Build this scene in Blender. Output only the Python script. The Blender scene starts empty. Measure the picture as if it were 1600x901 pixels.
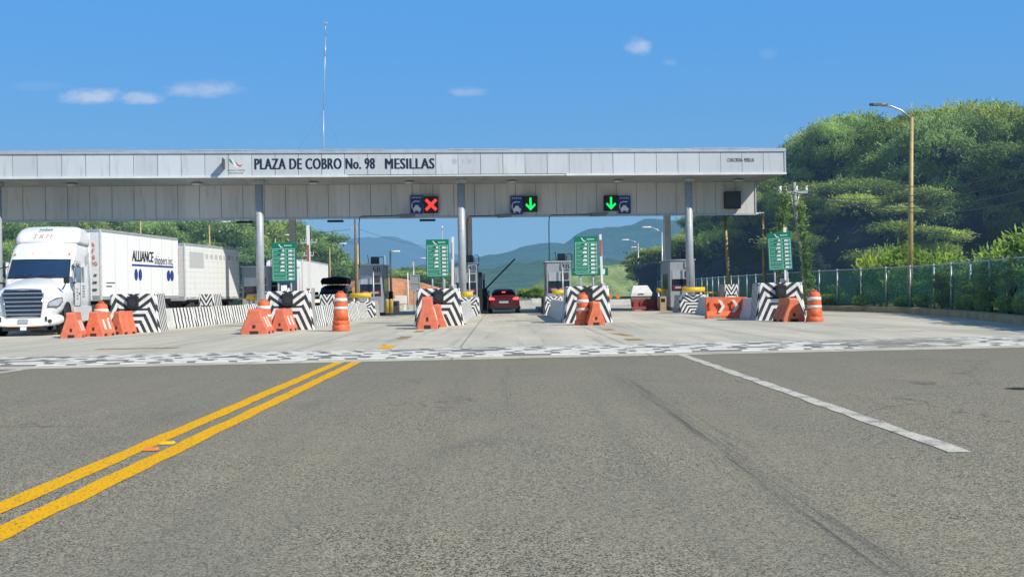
import bpy, math, random
import numpy as np
from mathutils import Vector, Matrix
random.seed(7); RNG = np.random.default_rng(7)
R = math.radians
scn = bpy.context.scene
col = scn.collection
# ------------------------------------------------------------------ camera model
F = 1700.0; CX, CY = 800.0, 450.5; H = 1.25
ROLL = R(1.0); YAW = R(0.51); PITCH = R(0.177)
fw = Vector((math.sin(YAW)*math.cos(PITCH), math.cos(YAW)*math.cos(PITCH), math.sin(PITCH)))
hz = Vector((math.cos(YAW), -math.sin(YAW), 0)); vt = hz.cross(fw)
rt = hz*math.cos(ROLL) - vt*math.sin(ROLL); up = hz*math.sin(ROLL) + vt*math.cos(ROLL)
CAM = Vector((0, 0, H))
def ray(px, py): return fw*F + rt*(px-CX) + up*(CY-py)
def gp(px, py, z=0.0):
    d = ray(px, py); t = (z-H)/d.z; p = CAM+d*t; return Vector((p.x, p.y, z))
def atD(px, py, D):
    d = ray(px, py); p = CAM+d*(D/d.y); return p
def xat(px, D, py=455): return atD(px, py, D).x
# ------------------------------------------------------------------ node helpers
class E:
    def __init__(s, nt, sock): s.nt = nt; s.s = sock
    def _m(s, op, *o, clamp=False):
        n = s.nt.nodes.new('ShaderNodeMath'); n.operation = op; n.use_clamp = clamp
        for i, v in enumerate((s,)+o):
            if isinstance(v, E): s.nt.links.new(v.s, n.inputs[i])
            else: n.inputs[i].default_value = v
        return E(s.nt, n.outputs[0])
    def __add__(s, o): return s._m('ADD', o)
    __radd__ = __add__
    def __sub__(s, o): return s._m('SUBTRACT', o)
    def __rsub__(s, o): return (s*-1.0)+o
    def __mul__(s, o): return s._m('MULTIPLY', o)
    __rmul__ = __mul__
    def __truediv__(s, o): return s._m('DIVIDE', o)
    def abs(s): return s._m('ABSOLUTE')
    def frac(s): return s._m('FRACT')
    def floor(s): return s._m('FLOOR')
    def gt(s, o): return s._m('GREATER_THAN', o)
    def lt(s, o): return s._m('LESS_THAN', o)
    def mx(s, o): return s._m('MAXIMUM', o)
    def mn(s, o): return s._m('MINIMUM', o)
    def pw(s, o): return s._m('POWER', o)
    def cl(s): return s._m('ADD', 0.0, clamp=True)
    def step(s, a, b):
        n = s.nt.nodes.new('ShaderNodeMapRange'); n.interpolation_type = 'SMOOTHSTEP'
        s.nt.links.new(s.s, n.inputs[0]); n.inputs[1].default_value = a; n.inputs[2].default_value = b
        return E(s.nt, n.outputs[0])
def sel(c, a, b):   # c ? a : b
    return c*a + (1.0-c)*b
class MT:
    def __init__(s, name, rough=0.6, metal=0.0, spec=0.5):
        s.m = bpy.data.materials.new(name); s.m.use_nodes = True; s.nt = s.m.node_tree
        s.b = s.nt.nodes['Principled BSDF']; s.out = s.nt.nodes['Material Output']
        s.b.inputs['Roughness'].default_value = rough; s.b.inputs['Metallic'].default_value = metal
        s.b.inputs['Specular IOR Level'].default_value = spec
    def co(s, kind='Object'):
        n = s.nt.nodes.new('ShaderNodeTexCoord'); return n.outputs[kind]
    def pos(s): return s.nt.nodes.new('ShaderNodeNewGeometry').outputs['Position']
    def xyz(s, v):
        n = s.nt.nodes.new('ShaderNodeSeparateXYZ'); s.nt.links.new(v, n.inputs[0]); return [E(s.nt, o) for o in n.outputs]
    def vec(s, x, y, z):
        n = s.nt.nodes.new('ShaderNodeCombineXYZ')
        for i, v in enumerate((x, y, z)):
            if isinstance(v, E): s.nt.links.new(v.s, n.inputs[i])
            else: n.inputs[i].default_value = v
        return n.outputs[0]
    def noise(s, v, scale, detail=3, rough=0.55):
        n = s.nt.nodes.new('ShaderNodeTexNoise'); s.nt.links.new(v, n.inputs['Vector'])
        n.inputs['Scale'].default_value = scale; n.inputs['Detail'].default_value = detail; n.inputs['Roughness'].default_value = rough
        return E(s.nt, n.outputs[0])
    def voro(s, v, scale, feature='F1', out='Distance'):
        n = s.nt.nodes.new('ShaderNodeTexVoronoi'); n.feature = feature; s.nt.links.new(v, n.inputs['Vector']); n.inputs['Scale'].default_value = scale
        return E(s.nt, n.outputs[out])
    def mix(s, f, a, b):
        n = s.nt.nodes.new('ShaderNodeMix'); n.data_type = 'RGBA'
        for sock, v in ((n.inputs['Factor'], f), (n.inputs[6], a), (n.inputs[7], b)):
            if isinstance(v, E): s.nt.links.new(v.s, sock)
            elif isinstance(v, bpy.types.NodeSocket): s.nt.links.new(v, sock)
            elif isinstance(v, (int, float)): sock.default_value = v
            else: sock.default_value = (*v, 1)
        return n.outputs[2]
    def setcol(s, c):
        if isinstance(c, bpy.types.NodeSocket): s.nt.links.new(c, s.b.inputs['Base Color'])
        else: s.b.inputs['Base Color'].default_value = (*c, 1)
    def link(s, e, name): s.nt.links.new(e.s if isinstance(e, E) else e, s.b.inputs[name])
    def bump(s, e, strength=0.3, dist=0.01):
        n = s.nt.nodes.new('ShaderNodeBump'); n.inputs['Strength'].default_value = strength; n.inputs['Distance'].default_value = dist
        s.nt.links.new(e.s, n.inputs['Height']); s.nt.links.new(n.outputs[0], s.b.inputs['Normal'])
def weathered(name, c, rough=0.6, metal=0.0, var=0.25, scale=3.0, dirt=None, spec=0.5, fine=25.0, bump=0):
    m = MT(name, rough, metal, spec); o = m.co()
    n1 = m.noise(o, scale, 4, 0.6); n2 = m.noise(o, fine, 3, 0.6)
    dark = tuple(x*(1-var) for x in c); lite = tuple(min(1, x*(1+var*0.45)) for x in c)
    cc = m.mix(n1.step(0.3, 0.7), dark, lite)
    if dirt:
        z = m.xyz(o)[2]
        f = (n2.step(0.45, 0.75)*0.55 + (n1.step(0.5, 0.8)*0.35)).cl()
        cc = m.mix(f, cc, dirt)
    m.setcol(cc)
    if bump: m.bump(n2, bump, 0.01)
    return m.m
def plain(name, c, rough=0.5, metal=0.0, spec=0.5):
    m = MT(name, rough, metal, spec); n = m.noise(m.co(), 6.0, 3)
    m.setcol(m.mix(n, tuple(x*0.88 for x in c), tuple(min(1, x*1.1) for x in c))); return m.m
def glow(name, c, e):
    m = MT(name, 0.4); m.setcol(c); m.b.inputs['Emission Color'].default_value = (*c, 1); m.b.inputs['Emission Strength'].default_value = e; return m.m
M = {}
M['white_truck'] = weathered('white_truck_paint', (0.83, 0.84, 0.84), 0.28, 0, 0.05, 1.2, (0.66, 0.66, 0.63), fine=4)
M['white_trailer'] = weathered('white_trailer_panel', (0.80, 0.81, 0.79), 0.45, 0, 0.07, 0.9, (0.66, 0.66, 0.60), fine=3)
M['white_plain'] = weathered('white_paint', (0.75, 0.75, 0.73), 0.5, 0, 0.1, 3)
M['chrome'] = plain('chrome_trim', (0.6, 0.62, 0.65), 0.2, 0.9)
M['black_plastic'] = plain('black_plastic', (0.018, 0.02, 0.024), 0.5)
M['rubber'] = weathered('tyre_rubber', (0.03, 0.03, 0.032), 0.85, 0, 0.2, 6)
M['rim'] = plain('wheel_rim_metal', (0.55, 0.56, 0.58), 0.35, 0.7)
M['glass'] = plain('dark_glass', (0.012, 0.02, 0.035), 0.08, 0, 0.8)
M['truck_glass'] = plain('windscreen_glass', (0.016, 0.042, 0.095), 0.06, 0, 0.9)
M['lens'] = plain('headlight_lens', (0.5, 0.53, 0.56), 0.08, 0.3)
M['amber'] = plain('amber_lens', (0.7, 0.22, 0.04), 0.3)
M['red_paint'] = plain('red_lettering', (0.6, 0.06, 0.05), 0.5)
M['red_faded'] = plain('faded_red_lettering', (0.62,0.20,0.18), 0.5)
M['blue_paint'] = plain('blue_lettering', (0.02, 0.05, 0.25), 0.5)
M['navy'] = plain('navy_lettering', (0.006, 0.016, 0.045), 0.5)
M['green_paint'] = plain('green_logo_paint', (0.03, 0.2, 0.12), 0.5)
M['white_mark'] = plain('white_marking', (0.8, 0.8, 0.78), 0.5)
M['grey_text'] = plain('grey_lettering', (0.08, 0.09, 0.11), 0.5)
M['alu'] = weathered('galvanised_trim', (0.5, 0.53, 0.56), 0.4, 0.35, 0.12, 2)
M['column'] = weathered('grey_column_paint', (0.42, 0.46, 0.50), 0.45, 0.1, 0.1, 1.2, (0.28, 0.28, 0.27), fine=6)
M['booth'] = weathered('booth_panel', (0.34, 0.37, 0.41), 0.5, 0.1, 0.1, 1.5, (0.3, 0.29, 0.28), fine=8)
M['dark_metal'] = plain('dark_metal', (0.06, 0.065, 0.075), 0.5, 0.2)
M['maroon'] = plain('maroon_panel', (0.12, 0.02, 0.04), 0.5)
M['orange'] = weathered('orange_plastic', (0.82, 0.16, 0.05), 0.55, 0, 0.22, 4, (0.45, 0.14, 0.07), fine=14)
M['orange_faded'] = weathered('faded_orange_plastic', (0.76, 0.19, 0.10), 0.6, 0, 0.2, 4, (0.42, 0.16, 0.11), fine=14)
M['orange_mid'] = weathered('sunbleached_orange_plastic', (0.76, 0.18, 0.08), 0.6, 0, 0.25, 4, (0.42, 0.17, 0.11), fine=12)
M['maroon_plastic'] = weathered('maroon_plastic', (0.25, 0.05, 0.045), 0.6, 0, 0.2, 4)
M['reflective'] = weathered('reflective_band', (0.78, 0.76, 0.70), 0.4, 0, 0.15, 8)
M['hole'] = plain('recess_shadow', (0.05, 0.025, 0.02), 0.9)
M['yellow'] = weathered('yellow_pipe_paint', (0.75, 0.48, 0.02), 0.45, 0, 0.15, 6)
M['sign_green'] = plain('sign_green_sheet', (0.0, 0.17, 0.10), 0.45)
M['sign_line'] = plain('sign_line_paint', (0.30, 0.62, 0.50), 0.5)
M['sign_blue'] = plain('sign_blue_sheet', (0.015, 0.05, 0.25), 0.45)
M['led_red'] = glow('red_signal_led', (1.0, 0.05, 0.05), 1.1)
M['led_green'] = glow('green_signal_led', (0.01, 0.9, 0.15), 1.0)
M['wood_pole'] = weathered('utility_pole_wood', (0.16, 0.12, 0.09), 0.9, 0, 0.3, 5)
M['ochre_pole'] = weathered('ochre_pole_paint', (0.50, 0.38, 0.16), 0.55, 0.1, 0.2, 3, (0.25, 0.17, 0.09), fine=5)
M['conc_white'] = weathered('whitewashed_concrete', (0.62, 0.62, 0.60), 0.8, 0, 0.14, 2, (0.4, 0.39, 0.36), fine=9)
M['kerb'] = weathered('kerb_concrete', (0.46, 0.35, 0.20), 0.9, 0, 0.3, 1.0, (0.34, 0.19, 0.08), fine=6)
M['kerb_grey'] = weathered('island_concrete', (0.33, 0.32, 0.30), 0.9, 0, 0.25, 2, (0.22, 0.17, 0.14), fine=6)
M['bark'] = weathered('bark', (0.10, 0.08, 0.06), 0.95, 0, 0.35, 6)
M['car_red'] = plain('dark_red_car_paint', (0.085, 0.008, 0.012), 0.25, 0.15, 0.7)
M['car_black'] = plain('black_car_paint', (0.01, 0.012, 0.016), 0.25, 0.1, 0.7)
M['tail_red'] = glow('lit_tail_light', (1.0, 0.10, 0.07), 1.2)
M['head_on'] = glow('lit_headlight', (1.0, 0.80, 0.42), 2.0)
M['canvas'] = weathered('black_cargo_canvas', (0.012, 0.013, 0.016), 0.9, 0, 0.3, 8)
M['soil'] = weathered('orange_soil', (0.5, 0.24, 0.13), 0.95, 0, 0.35, 0.6, (0.3, 0.14, 0.07), fine=2)
# ------------------------------------------------------------------ striped materials
WH = (0.74, 0.74, 0.71); BK = (0.022, 0.026, 0.035)
def stripes_block(name, W=0.95, HH=1.42):
    m = MT(name, 0.75); o = m.co(); x, y, z = m.xyz(o); ax = x.abs()
    mm = 0.46; k = 0.61; xa = 0.54
    legs = ax + mm*z
    c = sel(z.lt(0.885), z*k, xa + (z-0.885)*0.25)
    low = z*(k+mm)
    hi = 0.947 + ((z - ax*0.75) - 0.48)*0.874
    inner = sel(z.lt(0.885), low, hi)
    t = sel(ax.gt(c), legs, inner)
    wob = m.noise(o, 2.5, 2)
    st = ((t/0.25) + wob*0.10).frac().gt(0.5)
    # sides: slanting stripes
    g = m.nt.nodes.new('ShaderNodeNewGeometry')
    nx = m.xyz(m.co('Normal'))[0].abs()
    side = ((y*1.0 + z*0.45 + wob*0.05)/0.30).frac().gt(0.5)
    s = sel(nx.gt(0.6), side, st)
    top = m.xyz(m.co('Normal'))[2].gt(0.7)
    s = sel(top, 0.0, s)
    d = m.noise(o, 7, 4, 0.65)
    w = m.mix(d.step(0.5, 0.78), WH, (0.5, 0.48, 0.43)); b = m.mix(d.step(0.45, 0.8), BK, (0.10, 0.10, 0.11))
    m.setcol(m.mix(s, w, b)); m.bump(m.noise(o, 18, 3), 0.2, 0.01); return m.m
def stripes_jersey(name, per=0.42, shade=1.0, start=-99.0, gap=99.0):
    m = MT(name, 0.8); o = m.co(); x, y, z = m.xyz(o)
    zig = sel(z.gt(0.42), (z-0.42)*0.15, (0.42-z)*0.55)
    wob = m.noise(o, 1.5, 1)
    s = ((y + zig + wob*0.06)/per).frac().gt(0.60)
    s = s*y.gt(start)
    d = m.noise(o, 5, 4, 0.65)
    w = m.mix(d.step(0.5, 0.78), tuple(v*shade for v in WH), (0.5*shade, 0.48*shade, 0.43*shade)); b = m.mix(d.step(0.45, 0.8), BK, (0.12, 0.12, 0.12))
    top = m.xyz(m.co('Normal'))[2].gt(0.8)
    m.setcol(m.mix(s*(1.0-top), w, b)); m.bump(m.noise(o, 12, 3), 0.25, 0.01); return m.m
M['block'] = stripes_block('black_white_chevron_paint')
M['jersey'] = stripes_jersey('black_white_barrier_paint')
M['jersey_half'] = stripes_jersey('black_white_barrier_paint_partial', start=2.2)
def barbershop(name):
    m = MT(name, 0.5); o = m.co(); x, y, z = m.xyz(o)
    s = ((z+.35)/1.9).frac().gt(0.62)*x.lt(0.01); m.setcol(m.mix(s, (0.75, 0.74, 0.72), (0.42, 0.10, 0.08))); return m.m
M['boom'] = barbershop('red_white_boom_paint')
def panel_mat(name, base, seam_dx, phase=0.0, dirt=(0.3, 0.31, 0.32)):
    m = MT(name, 0.42, 0.0, 0.4); o = m.co(); x, y, z = m.xyz(o)
    idx = ((x+phase)/seam_dx).floor()
    wn = m.nt.nodes.new('ShaderNodeTexWhiteNoise'); wn.noise_dimensions = '1D'; m.nt.links.new(idx.s, wn.inputs['W'])
    r = E(m.nt, wn.outputs['Value'])
    c = m.mix(r, tuple(v*0.90 for v in base), tuple(min(1, v*1.07) for v in base))
    st = m.noise(m.vec(x*3.0, y*3.0, z*0.35), 1.6, 4, 0.6)
    c = m.mix(st.step(0.48, 0.80)*0.5, c, dirt)
    m.setcol(c); m.bump(m.noise(m.vec(x, y, z*0.6), 0.8, 2), 0.25, 0.05)
    return m.m
M['fascia'] = panel_mat('fascia_panel', (0.52, 0.56, 0.60), 1.19)
M['beam'] = panel_mat('beam_panel', (0.60, 0.60, 0.60), 1.17)
# ------------------------------------------------------------------ mesh builder
class MB:
    def __init__(s): s.v = []; s.f = []; s.mi = []; s.sm = []; s.cur = 0; s.smooth = False
    def add(s, vs, fs, smooth=None):
        b = len(s.v); s.v += [tuple(v) for v in vs]
        for f in fs: s.f.append(tuple(b+i for i in f)); s.mi.append(s.cur); s.sm.append(s.smooth if smooth is None else smooth)
    def box(s, x0, x1, y0, y1, z0, z1):
        s.add([(x0,y0,z0),(x1,y0,z0),(x1,y1,z0),(x0,y1,z0),(x0,y0,z1),(x1,y0,z1),(x1,y1,z1),(x0,y1,z1)],
              [(0,3,2,1),(4,5,6,7),(0,1,5,4),(1,2,6,5),(2,3,7,6),(3,0,4,7)], False)
    def cbox(s, c, d): s.box(c[0]-d[0]/2, c[0]+d[0]/2, c[1]-d[1]/2, c[1]+d[1]/2, c[2]-d[2]/2, c[2]+d[2]/2)
    def bbox(s, x0, x1, y0, y1, z0, z1, r=0.03):   # bevelled box: rounded-rect sections along z with chamfered ends
        def ring(i, z):
            a, b, c, d = x0+i, x1-i, y0+i, y1-i; q = r
            return [(a+q,c,z),(b-q,c,z),(b,c+q,z),(b,d-q,z),(b-q,d,z),(a+q,d,z),(a,d-q,z),(a,c+q,z)]
        s.loft([ring(r*0.6, z0), ring(0, z0+r*0.6), ring(0, z1-r*0.6), ring(r*0.6, z1)], caps=True, smooth=False)
    def loft(s, rings, caps=True, closed=True, smooth=True):
        n = len(rings[0]); vs = [p for r in rings for p in r]; fs = []
        for i in range(len(rings)-1):
            for j in range(n if closed else n-1):
                k = (j+1) % n; fs.append((i*n+j, i*n+k, (i+1)*n+k, (i+1)*n+j))
        s.add(vs, fs, smooth)
        if caps:
            s.add(rings[0], [tuple(range(n))[::-1]], False); s.add(rings[-1], [tuple(range(n))], False)
    def tube(s, pts, r, n=8, r2=None, smooth=True, caps=True):
        pts = [Vector(p) for p in pts]; rings = []
        for i, p in enumerate(pts):
            d = (pts[min(i+1, len(pts)-1)] - pts[max(i-1, 0)]).normalized()
            a = Vector((0,0,1)) if abs(d.z) < 0.9 else Vector((1,0,0))
            u = d.cross(a).normalized(); w = d.cross(u)
            rr = r if r2 is None else r + (r2-r)*i/(len(pts)-1)
            if isinstance(r, (list, tuple)): rr = r[i]
            rings.append([p + u*math.cos(2*math.pi*k/n)*rr + w*math.sin(2*math.pi*k/n)*rr for k in range(n)])
        s.loft(rings, caps, True, smooth)
    def cyl(s, c, r, h, axis='z', n=20, r2=None):
        c = Vector(c); a = {'x': Vector((1,0,0)), 'y': Vector((0,1,0)), 'z': Vector((0,0,1))}[axis]
        s.tube([c, c+a*h], r, n, r2)
    def lathe(s, prof, n=24, c=(0,0,0)):
        rings = [[(c[0]+r*math.cos(2*math.pi*k/n), c[1]+r*math.sin(2*math.pi*k/n), c[2]+z) for k in range(n)] for r, z in prof]
        s.loft(rings, True, True, True)
    def prism(s, poly, y0, y1):    # poly in xz, extruded along y
        n = len(poly); a = [(p[0], y0, p[1]) for p in poly]; b = [(p[0], y1, p[1]) for p in poly]
        s.add(a+b, [tuple(range(n)), tuple(range(2*n-1, n-1, -1))] + [(i, i+n, (i+1) % n+n, (i+1) % n) for i in range(n)], False)
    def build(s, name, mats, parent=None, fixn=True, weighted=False):
        me = bpy.data.meshes.new(name); me.from_pydata(s.v, [], s.f)
        if not isinstance(mats, (list, tuple)): mats = [mats]
        for m in mats: me.materials.append(m)
        me.polygons.foreach_set('material_index', s.mi); me.polygons.foreach_set('use_smooth', s.sm)
        me.update()
        if fixn:
            import bmesh
            bm = bmesh.new(); bm.from_mesh(me); bmesh.ops.remove_doubles(bm, verts=bm.verts, dist=1e-5)
            bmesh.ops.recalc_face_normals(bm, faces=bm.faces); bm.to_mesh(me); bm.free()
        o = bpy.data.objects.new(name, me); col.objects.link(o)
        if parent: o.parent = parent
        return o
def tag(o, label=None, cat=None, group=None, kind=None):
    if label: o['label'] = label
    if cat: o['category'] = cat
    if group: o['group'] = group
    if kind: o['kind'] = kind
    return o
def thing(name, label, cat, loc=(0,0,0), rz=0, group=None):
    o = bpy.data.objects.new(name, None); col.objects.link(o); o.location = loc; o.rotation_euler = (0,0,rz); o.empty_display_size = 0.3
    return tag(o, label, cat, group)
def copy_tree(o, parent=None):
    c = o.copy(); col.objects.link(c)
    if parent: c.parent = parent
    for ch in [x for x in KIDS.get(o.name, [])]: copy_tree(ch, c)
    return c
KIDS = {}
def index_kids():
    KIDS.clear()
    for o in bpy.data.objects:
        if o.parent: KIDS.setdefault(o.parent.name, []).append(o)
def dup(o, loc, rz=None, label=None, group=None):
    index_kids(); c = copy_tree(o); c.location = loc
    if rz is not None: c.rotation_euler = (0,0,rz)
    if label: c['label'] = label
    if group: c['group'] = group
    return c
def text(name, body, mat, parent, x0, x1, z0, z1, y, depth=0.01, bold=0.0, shear=0.0, face='-y', char_gap=1.0):
    cu = bpy.data.curves.new('tmp', 'FONT'); cu.body = body; cu.extrude = 0; cu.offset = 0; cu.shear = shear; cu.space_character = char_gap; cu.resolution_u = 3
    ob = bpy.data.objects.new('tmp', cu); col.objects.link(ob)
    dg = bpy.context.evaluated_depsgraph_get(); me = bpy.data.meshes.new_from_object(ob.evaluated_get(dg))
    bpy.data.objects.remove(ob); bpy.data.curves.remove(cu)
    co = np.zeros(len(me.vertices)*3); me.vertices.foreach_get('co', co); co = co.reshape(-1, 3)
    mn, mxx = co.min(0), co.max(0)
    u = (co[:,0]-mn[0])/(mxx[0]-mn[0]); w = (co[:,1]-mn[1])/(mxx[1]-mn[1])
    out = np.zeros_like(co)
    if face == '-y': out[:,0] = x0+(x1-x0)*u; out[:,1] = y; out[:,2] = z0+(z1-z0)*w
    elif face == '+x': out[:,1] = x0+(x1-x0)*u; out[:,0] = y; out[:,2] = z0+(z1-z0)*w
    fs_ = [tuple(p_.vertices) for p_ in me.polygons]; V_ = []; F_ = []
    for i_, sh in enumerate(([0] if bold <= 0 else [0, -bold, bold, -bold*.5, bold*.5])):
        o2 = out.copy(); k_ = 0 if face == '-y' else 1; o2[:, k_] += sh; o2[:, 1-k_] += (-.001 if face == '-y' else .001)*i_
        F_ += [tuple(v_+len(V_) for v_ in f_) for f_ in fs_]; V_ += [tuple(p_) for p_ in o2]
    bpy.data.meshes.remove(me); me = bpy.data.meshes.new(name); me.from_pydata(V_, [], F_); me.materials.append(mat); me.update()
    me.name = name; o = bpy.data.objects.new(name, me); col.objects.link(o); o.parent = parent; return o
# ------------------------------------------------------------------ world, sun, camera
SD = Vector((-0.95, 0.74, -1.0)).normalized()       # light travel direction
elev = math.asin(-SD.z); 
w = bpy.data.worlds.new('World'); scn.world = w; w.use_nodes = True; nt = w.node_tree
bg = nt.nodes['Background']; sky = nt.nodes.new('ShaderNodeTexSky'); sky.sky_type = 'NISHITA'; sky.sun_disc = False
sky.sun_elevation = elev; sky.sun_rotation = math.atan2(-SD.x, -SD.y); sky.air_density = 1.25; sky.dust_density = 0.35; sky.ozone_density = 2.2; sky.altitude = 200
tc = nt.nodes.new('ShaderNodeTexCoord'); sp = nt.nodes.new('ShaderNodeSeparateXYZ'); nt.links.new(tc.outputs['Generated'], sp.inputs[0])
dx, dy, dz = [E(nt, o) for o in sp.outputs]
az = dx/dy; el = dz/dy
no = nt.nodes.new('ShaderNodeTexNoise'); no.inputs['Scale'].default_value = 42; no.inputs['Detail'].default_value = 6; no.inputs['Roughness'].default_value = 0.6
cmb = nt.nodes.new('ShaderNodeCombineXYZ'); nt.links.new(az.s, cmb.inputs[0]); nt.links.new((el*1.8).s, cmb.inputs[1]); nt.links.new(cmb.outputs[0], no.inputs['Vector'])
nz = E(nt, no.outputs[0]); tot = None
for (px, py, wx, wy, a) in [(145,150,66,16,.9),(215,153,50,13,.75),(318,140,72,18,.6),(352,137,26,12,.5),(732,143,42,9,.42),(998,74,26,20,.75),(1048,98,14,9,.2),(1200,85,20,12,.12),(60,135,60,10,.12)]:
    d = ray(px, py); a0 = d.x/d.y; e0 = d.z/d.y
    q = (((az-a0)/(wx/F)).pw(2.0) + ((el-e0)/(wy/F)).pw(2.0))
    g = (1.0 - q*1.1 - (nz-0.5)*-2.2).cl().pw(1.5)*a
    tot = g if tot is None else tot.mx(g)
tot = tot*dy.gt(0.0)
mixn = nt.nodes.new('ShaderNodeMix'); mixn.data_type = 'RGBA'
nt.links.new((tot*0.75).s, mixn.inputs['Factor'])
tint = nt.nodes.new('ShaderNodeMix'); tint.data_type = 'RGBA'; tint.blend_type = 'MULTIPLY'; tint.inputs['Factor'].default_value = 1.0
nt.links.new(sky.outputs[0], tint.inputs[6]); tint.inputs[7].default_value = (0.80, 1.08, 1.30, 1)
# pale haze towards the horizon
hf = (1.0 - dz.abs().step(0.22, 0.75))*0.88
gr_ = nt.nodes.new('ShaderNodeMix'); gr_.data_type = 'RGBA'; nt.links.new(dz.abs().step(-0.02, 0.27).s, gr_.inputs['Factor']); gr_.inputs[6].default_value = (1.9, 3.95, 6.5, 1); gr_.inputs[7].default_value = (1.0, 3.62, 8.1, 1)
hz_n = nt.nodes.new('ShaderNodeMix'); hz_n.data_type = 'RGBA'; nt.links.new(hf.s, hz_n.inputs['Factor']); nt.links.new(tint.outputs[2], hz_n.inputs[6]); nt.links.new(gr_.outputs[2], hz_n.inputs[7])
nt.links.new(hz_n.outputs[2], mixn.inputs[6]); mixn.inputs[7].default_value = (5.9, 6.7, 8.2, 1)
nt.links.new(mixn.outputs[2], bg.inputs[0]); bg.inputs[1].default_value = 0.1
sl = bpy.data.lights.new('sun', 'SUN'); sl.energy = 4.9; sl.angle = R(0.53); sl.color = (1.0, 0.93, 0.80)
so = bpy.data.objects.new('sun', sl); col.objects.link(so); so.rotation_euler = SD.to_track_quat('-Z', 'Y').to_euler(); so.location = (30,-20,40)
cam = bpy.data.cameras.new('camera'); co = bpy.data.objects.new('camera', cam); col.objects.link(co); scn.camera = co
cam.sensor_width = 36; cam.lens = 36*F/1600; cam.clip_end = 20000; cam.clip_start = 0.1
mw = Matrix((( rt.x, up.x, -fw.x, 0),(rt.y, up.y, -fw.y, 0),(rt.z, up.z, -fw.z, H),(0,0,0,1))); co.matrix_world = mw
scn.view_settings.view_transform = 'Standard'; scn.view_settings.look = 'None'; scn.view_settings.exposure = 0
# ------------------------------------------------------------------ ground and road
def sheet(name, pts, z, mat, kind='structure'):
    me = bpy.data.meshes.new(name); me.from_pydata([(p[0], p[1], z) for p in pts], [], [tuple(range(len(pts)))]); me.materials.append(mat)
    o = bpy.data.objects.new(name, me); col.objects.link(o); o['kind'] = kind; return o
m = MT('verge_earth', 0.95); p = m.pos(); n1 = m.noise(p, 0.15, 5); n2 = m.noise(p, 2.2, 4)
c = m.mix(n1.step(0.35, 0.65), (0.07, 0.12, 0.03), (0.14, 0.17, 0.06)); c = m.mix(n2.step(0.5, 0.8)*0.6, c, (0.2, 0.16, 0.09)); m.setcol(c)
ground = sheet('ground', [(-9000,-600),(9000,-600),(9000,12000),(-9000,12000)], 0, m.m)
# asphalt
m = MT('asphalt', 0.85, 0, 0.3); p = m.pos(); x, y, z = m.xyz(p)
cell = m.voro(p, 125, 'F1', 'Color'); cr = m.xyz(cell.s)[0]
gr = m.noise(p, 95, 3, 0.75); gr2 = m.noise(p, 26, 4, 0.7); big = m.noise(m.vec(x*0.7, y*0.16, 0.0), 1.0, 4, 0.6); pat = m.noise(p, 0.5, 3)
crs = m.noise(p, 0.35, 3).step(0.42, 0.62); v = (cr*0.55 + gr*0.55 + gr2*0.45); v = 0.78 + (v-0.78)*(0.85+crs*0.85)            # ~0.72 mean
base = m.mix(v.step(0.35, 1.15), (0.022, 0.020, 0.016), (0.455, 0.410, 0.290))
base = m.mix(big.step(0.35, 0.7)*0.45, base, m.mix(0.5, base, (0.13, 0.135, 0.135)))
base = m.mix(pat.step(0.55, 0.75)*0.18, base, (0.36, 0.32, 0.25))
# skid marks and wheel tracks
sn = m.noise(m.vec(x*45.0, y*0.25, 0.0), 1.0, 3, 0.7)
wav = (m.noise(m.vec(0.0, y, 0.0), 0.25, 2)-0.5)*0.5
def track(cx, wdt, a, ya, yb):
    g = (1.0 - ((x-cx+wav)/wdt).abs()).cl()
    return g.step(0.0, 0.7)*a*y.step(ya-1.5, ya+1)*(1.0-y.step(yb-2, yb+2))*sn.step(0.40, 0.66)
sk = track(1.70, 0.12, 0.85, 4.5, 15.0).mx(track(1.88, 0.06, 0.4, 7.0, 13.0)).mx(track(0.03, 0.09, 0.35, 12.0, 19.0)).mx(track(-2.0, 0.16, 0.22, 9.0, 19.5)).mx(track(3.9, 0.2, 0.2, 9.0, 19.0)).mx(track(-0.55, 0.2, 0.2, 4.0, 20.0))
base = m.mix(sk, base, (0.05, 0.052, 0.055))
# lighter dusty strip beside the yellow lines
dust = (1.0-((x+2.1)/0.5).abs()).cl()*y.step(6.0, 14.0)*m.noise(p, 1.5, 4).step(0.35, 0.65)
base = m.mix(dust*0.35, base, (0.30, 0.27, 0.21))
stn = m.noise(m.vec(x*1.3, y*0.55, 5.0), 0.9, 4, 0.6).step(0.60, 0.78)*0.30
base = m.mix(stn, base, (0.10, 0.095, 0.085))
tan_ = m.noise(m.vec(x, y*0.8, 9.0), 0.55, 3, 0.5).step(0.58, 0.75)*0.28
base = m.mix(tan_, base, (0.36, 0.30, 0.20))
wp = (m.noise(m.vec(x*2.2, y*0.05, 1.0), 1.0, 3, 0.6)).step(0.50, 0.75)*0.22
base = m.mix(wp, base, (0.135, 0.13, 0.115))
ck = m.voro(m.vec(x*0.32+m.noise(p, 1.5, 3)*0.4, y*0.22+m.noise(p, 1.1, 3)*0.4, 0.0), 1.0, 'DISTANCE_TO_EDGE')
ckm = (1.0-ck.step(0.0, 0.009))*m.noise(p, 0.3, 2).step(0.52, 0.60)*0.6
base = m.mix(ckm, base, (0.04, 0.038, 0.035))
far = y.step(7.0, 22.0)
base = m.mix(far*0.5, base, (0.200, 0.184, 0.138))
m.setcol(base); m.bump(gr+cr*0.8, 0.5, 0.006); M['asphalt'] = m.m
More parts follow.
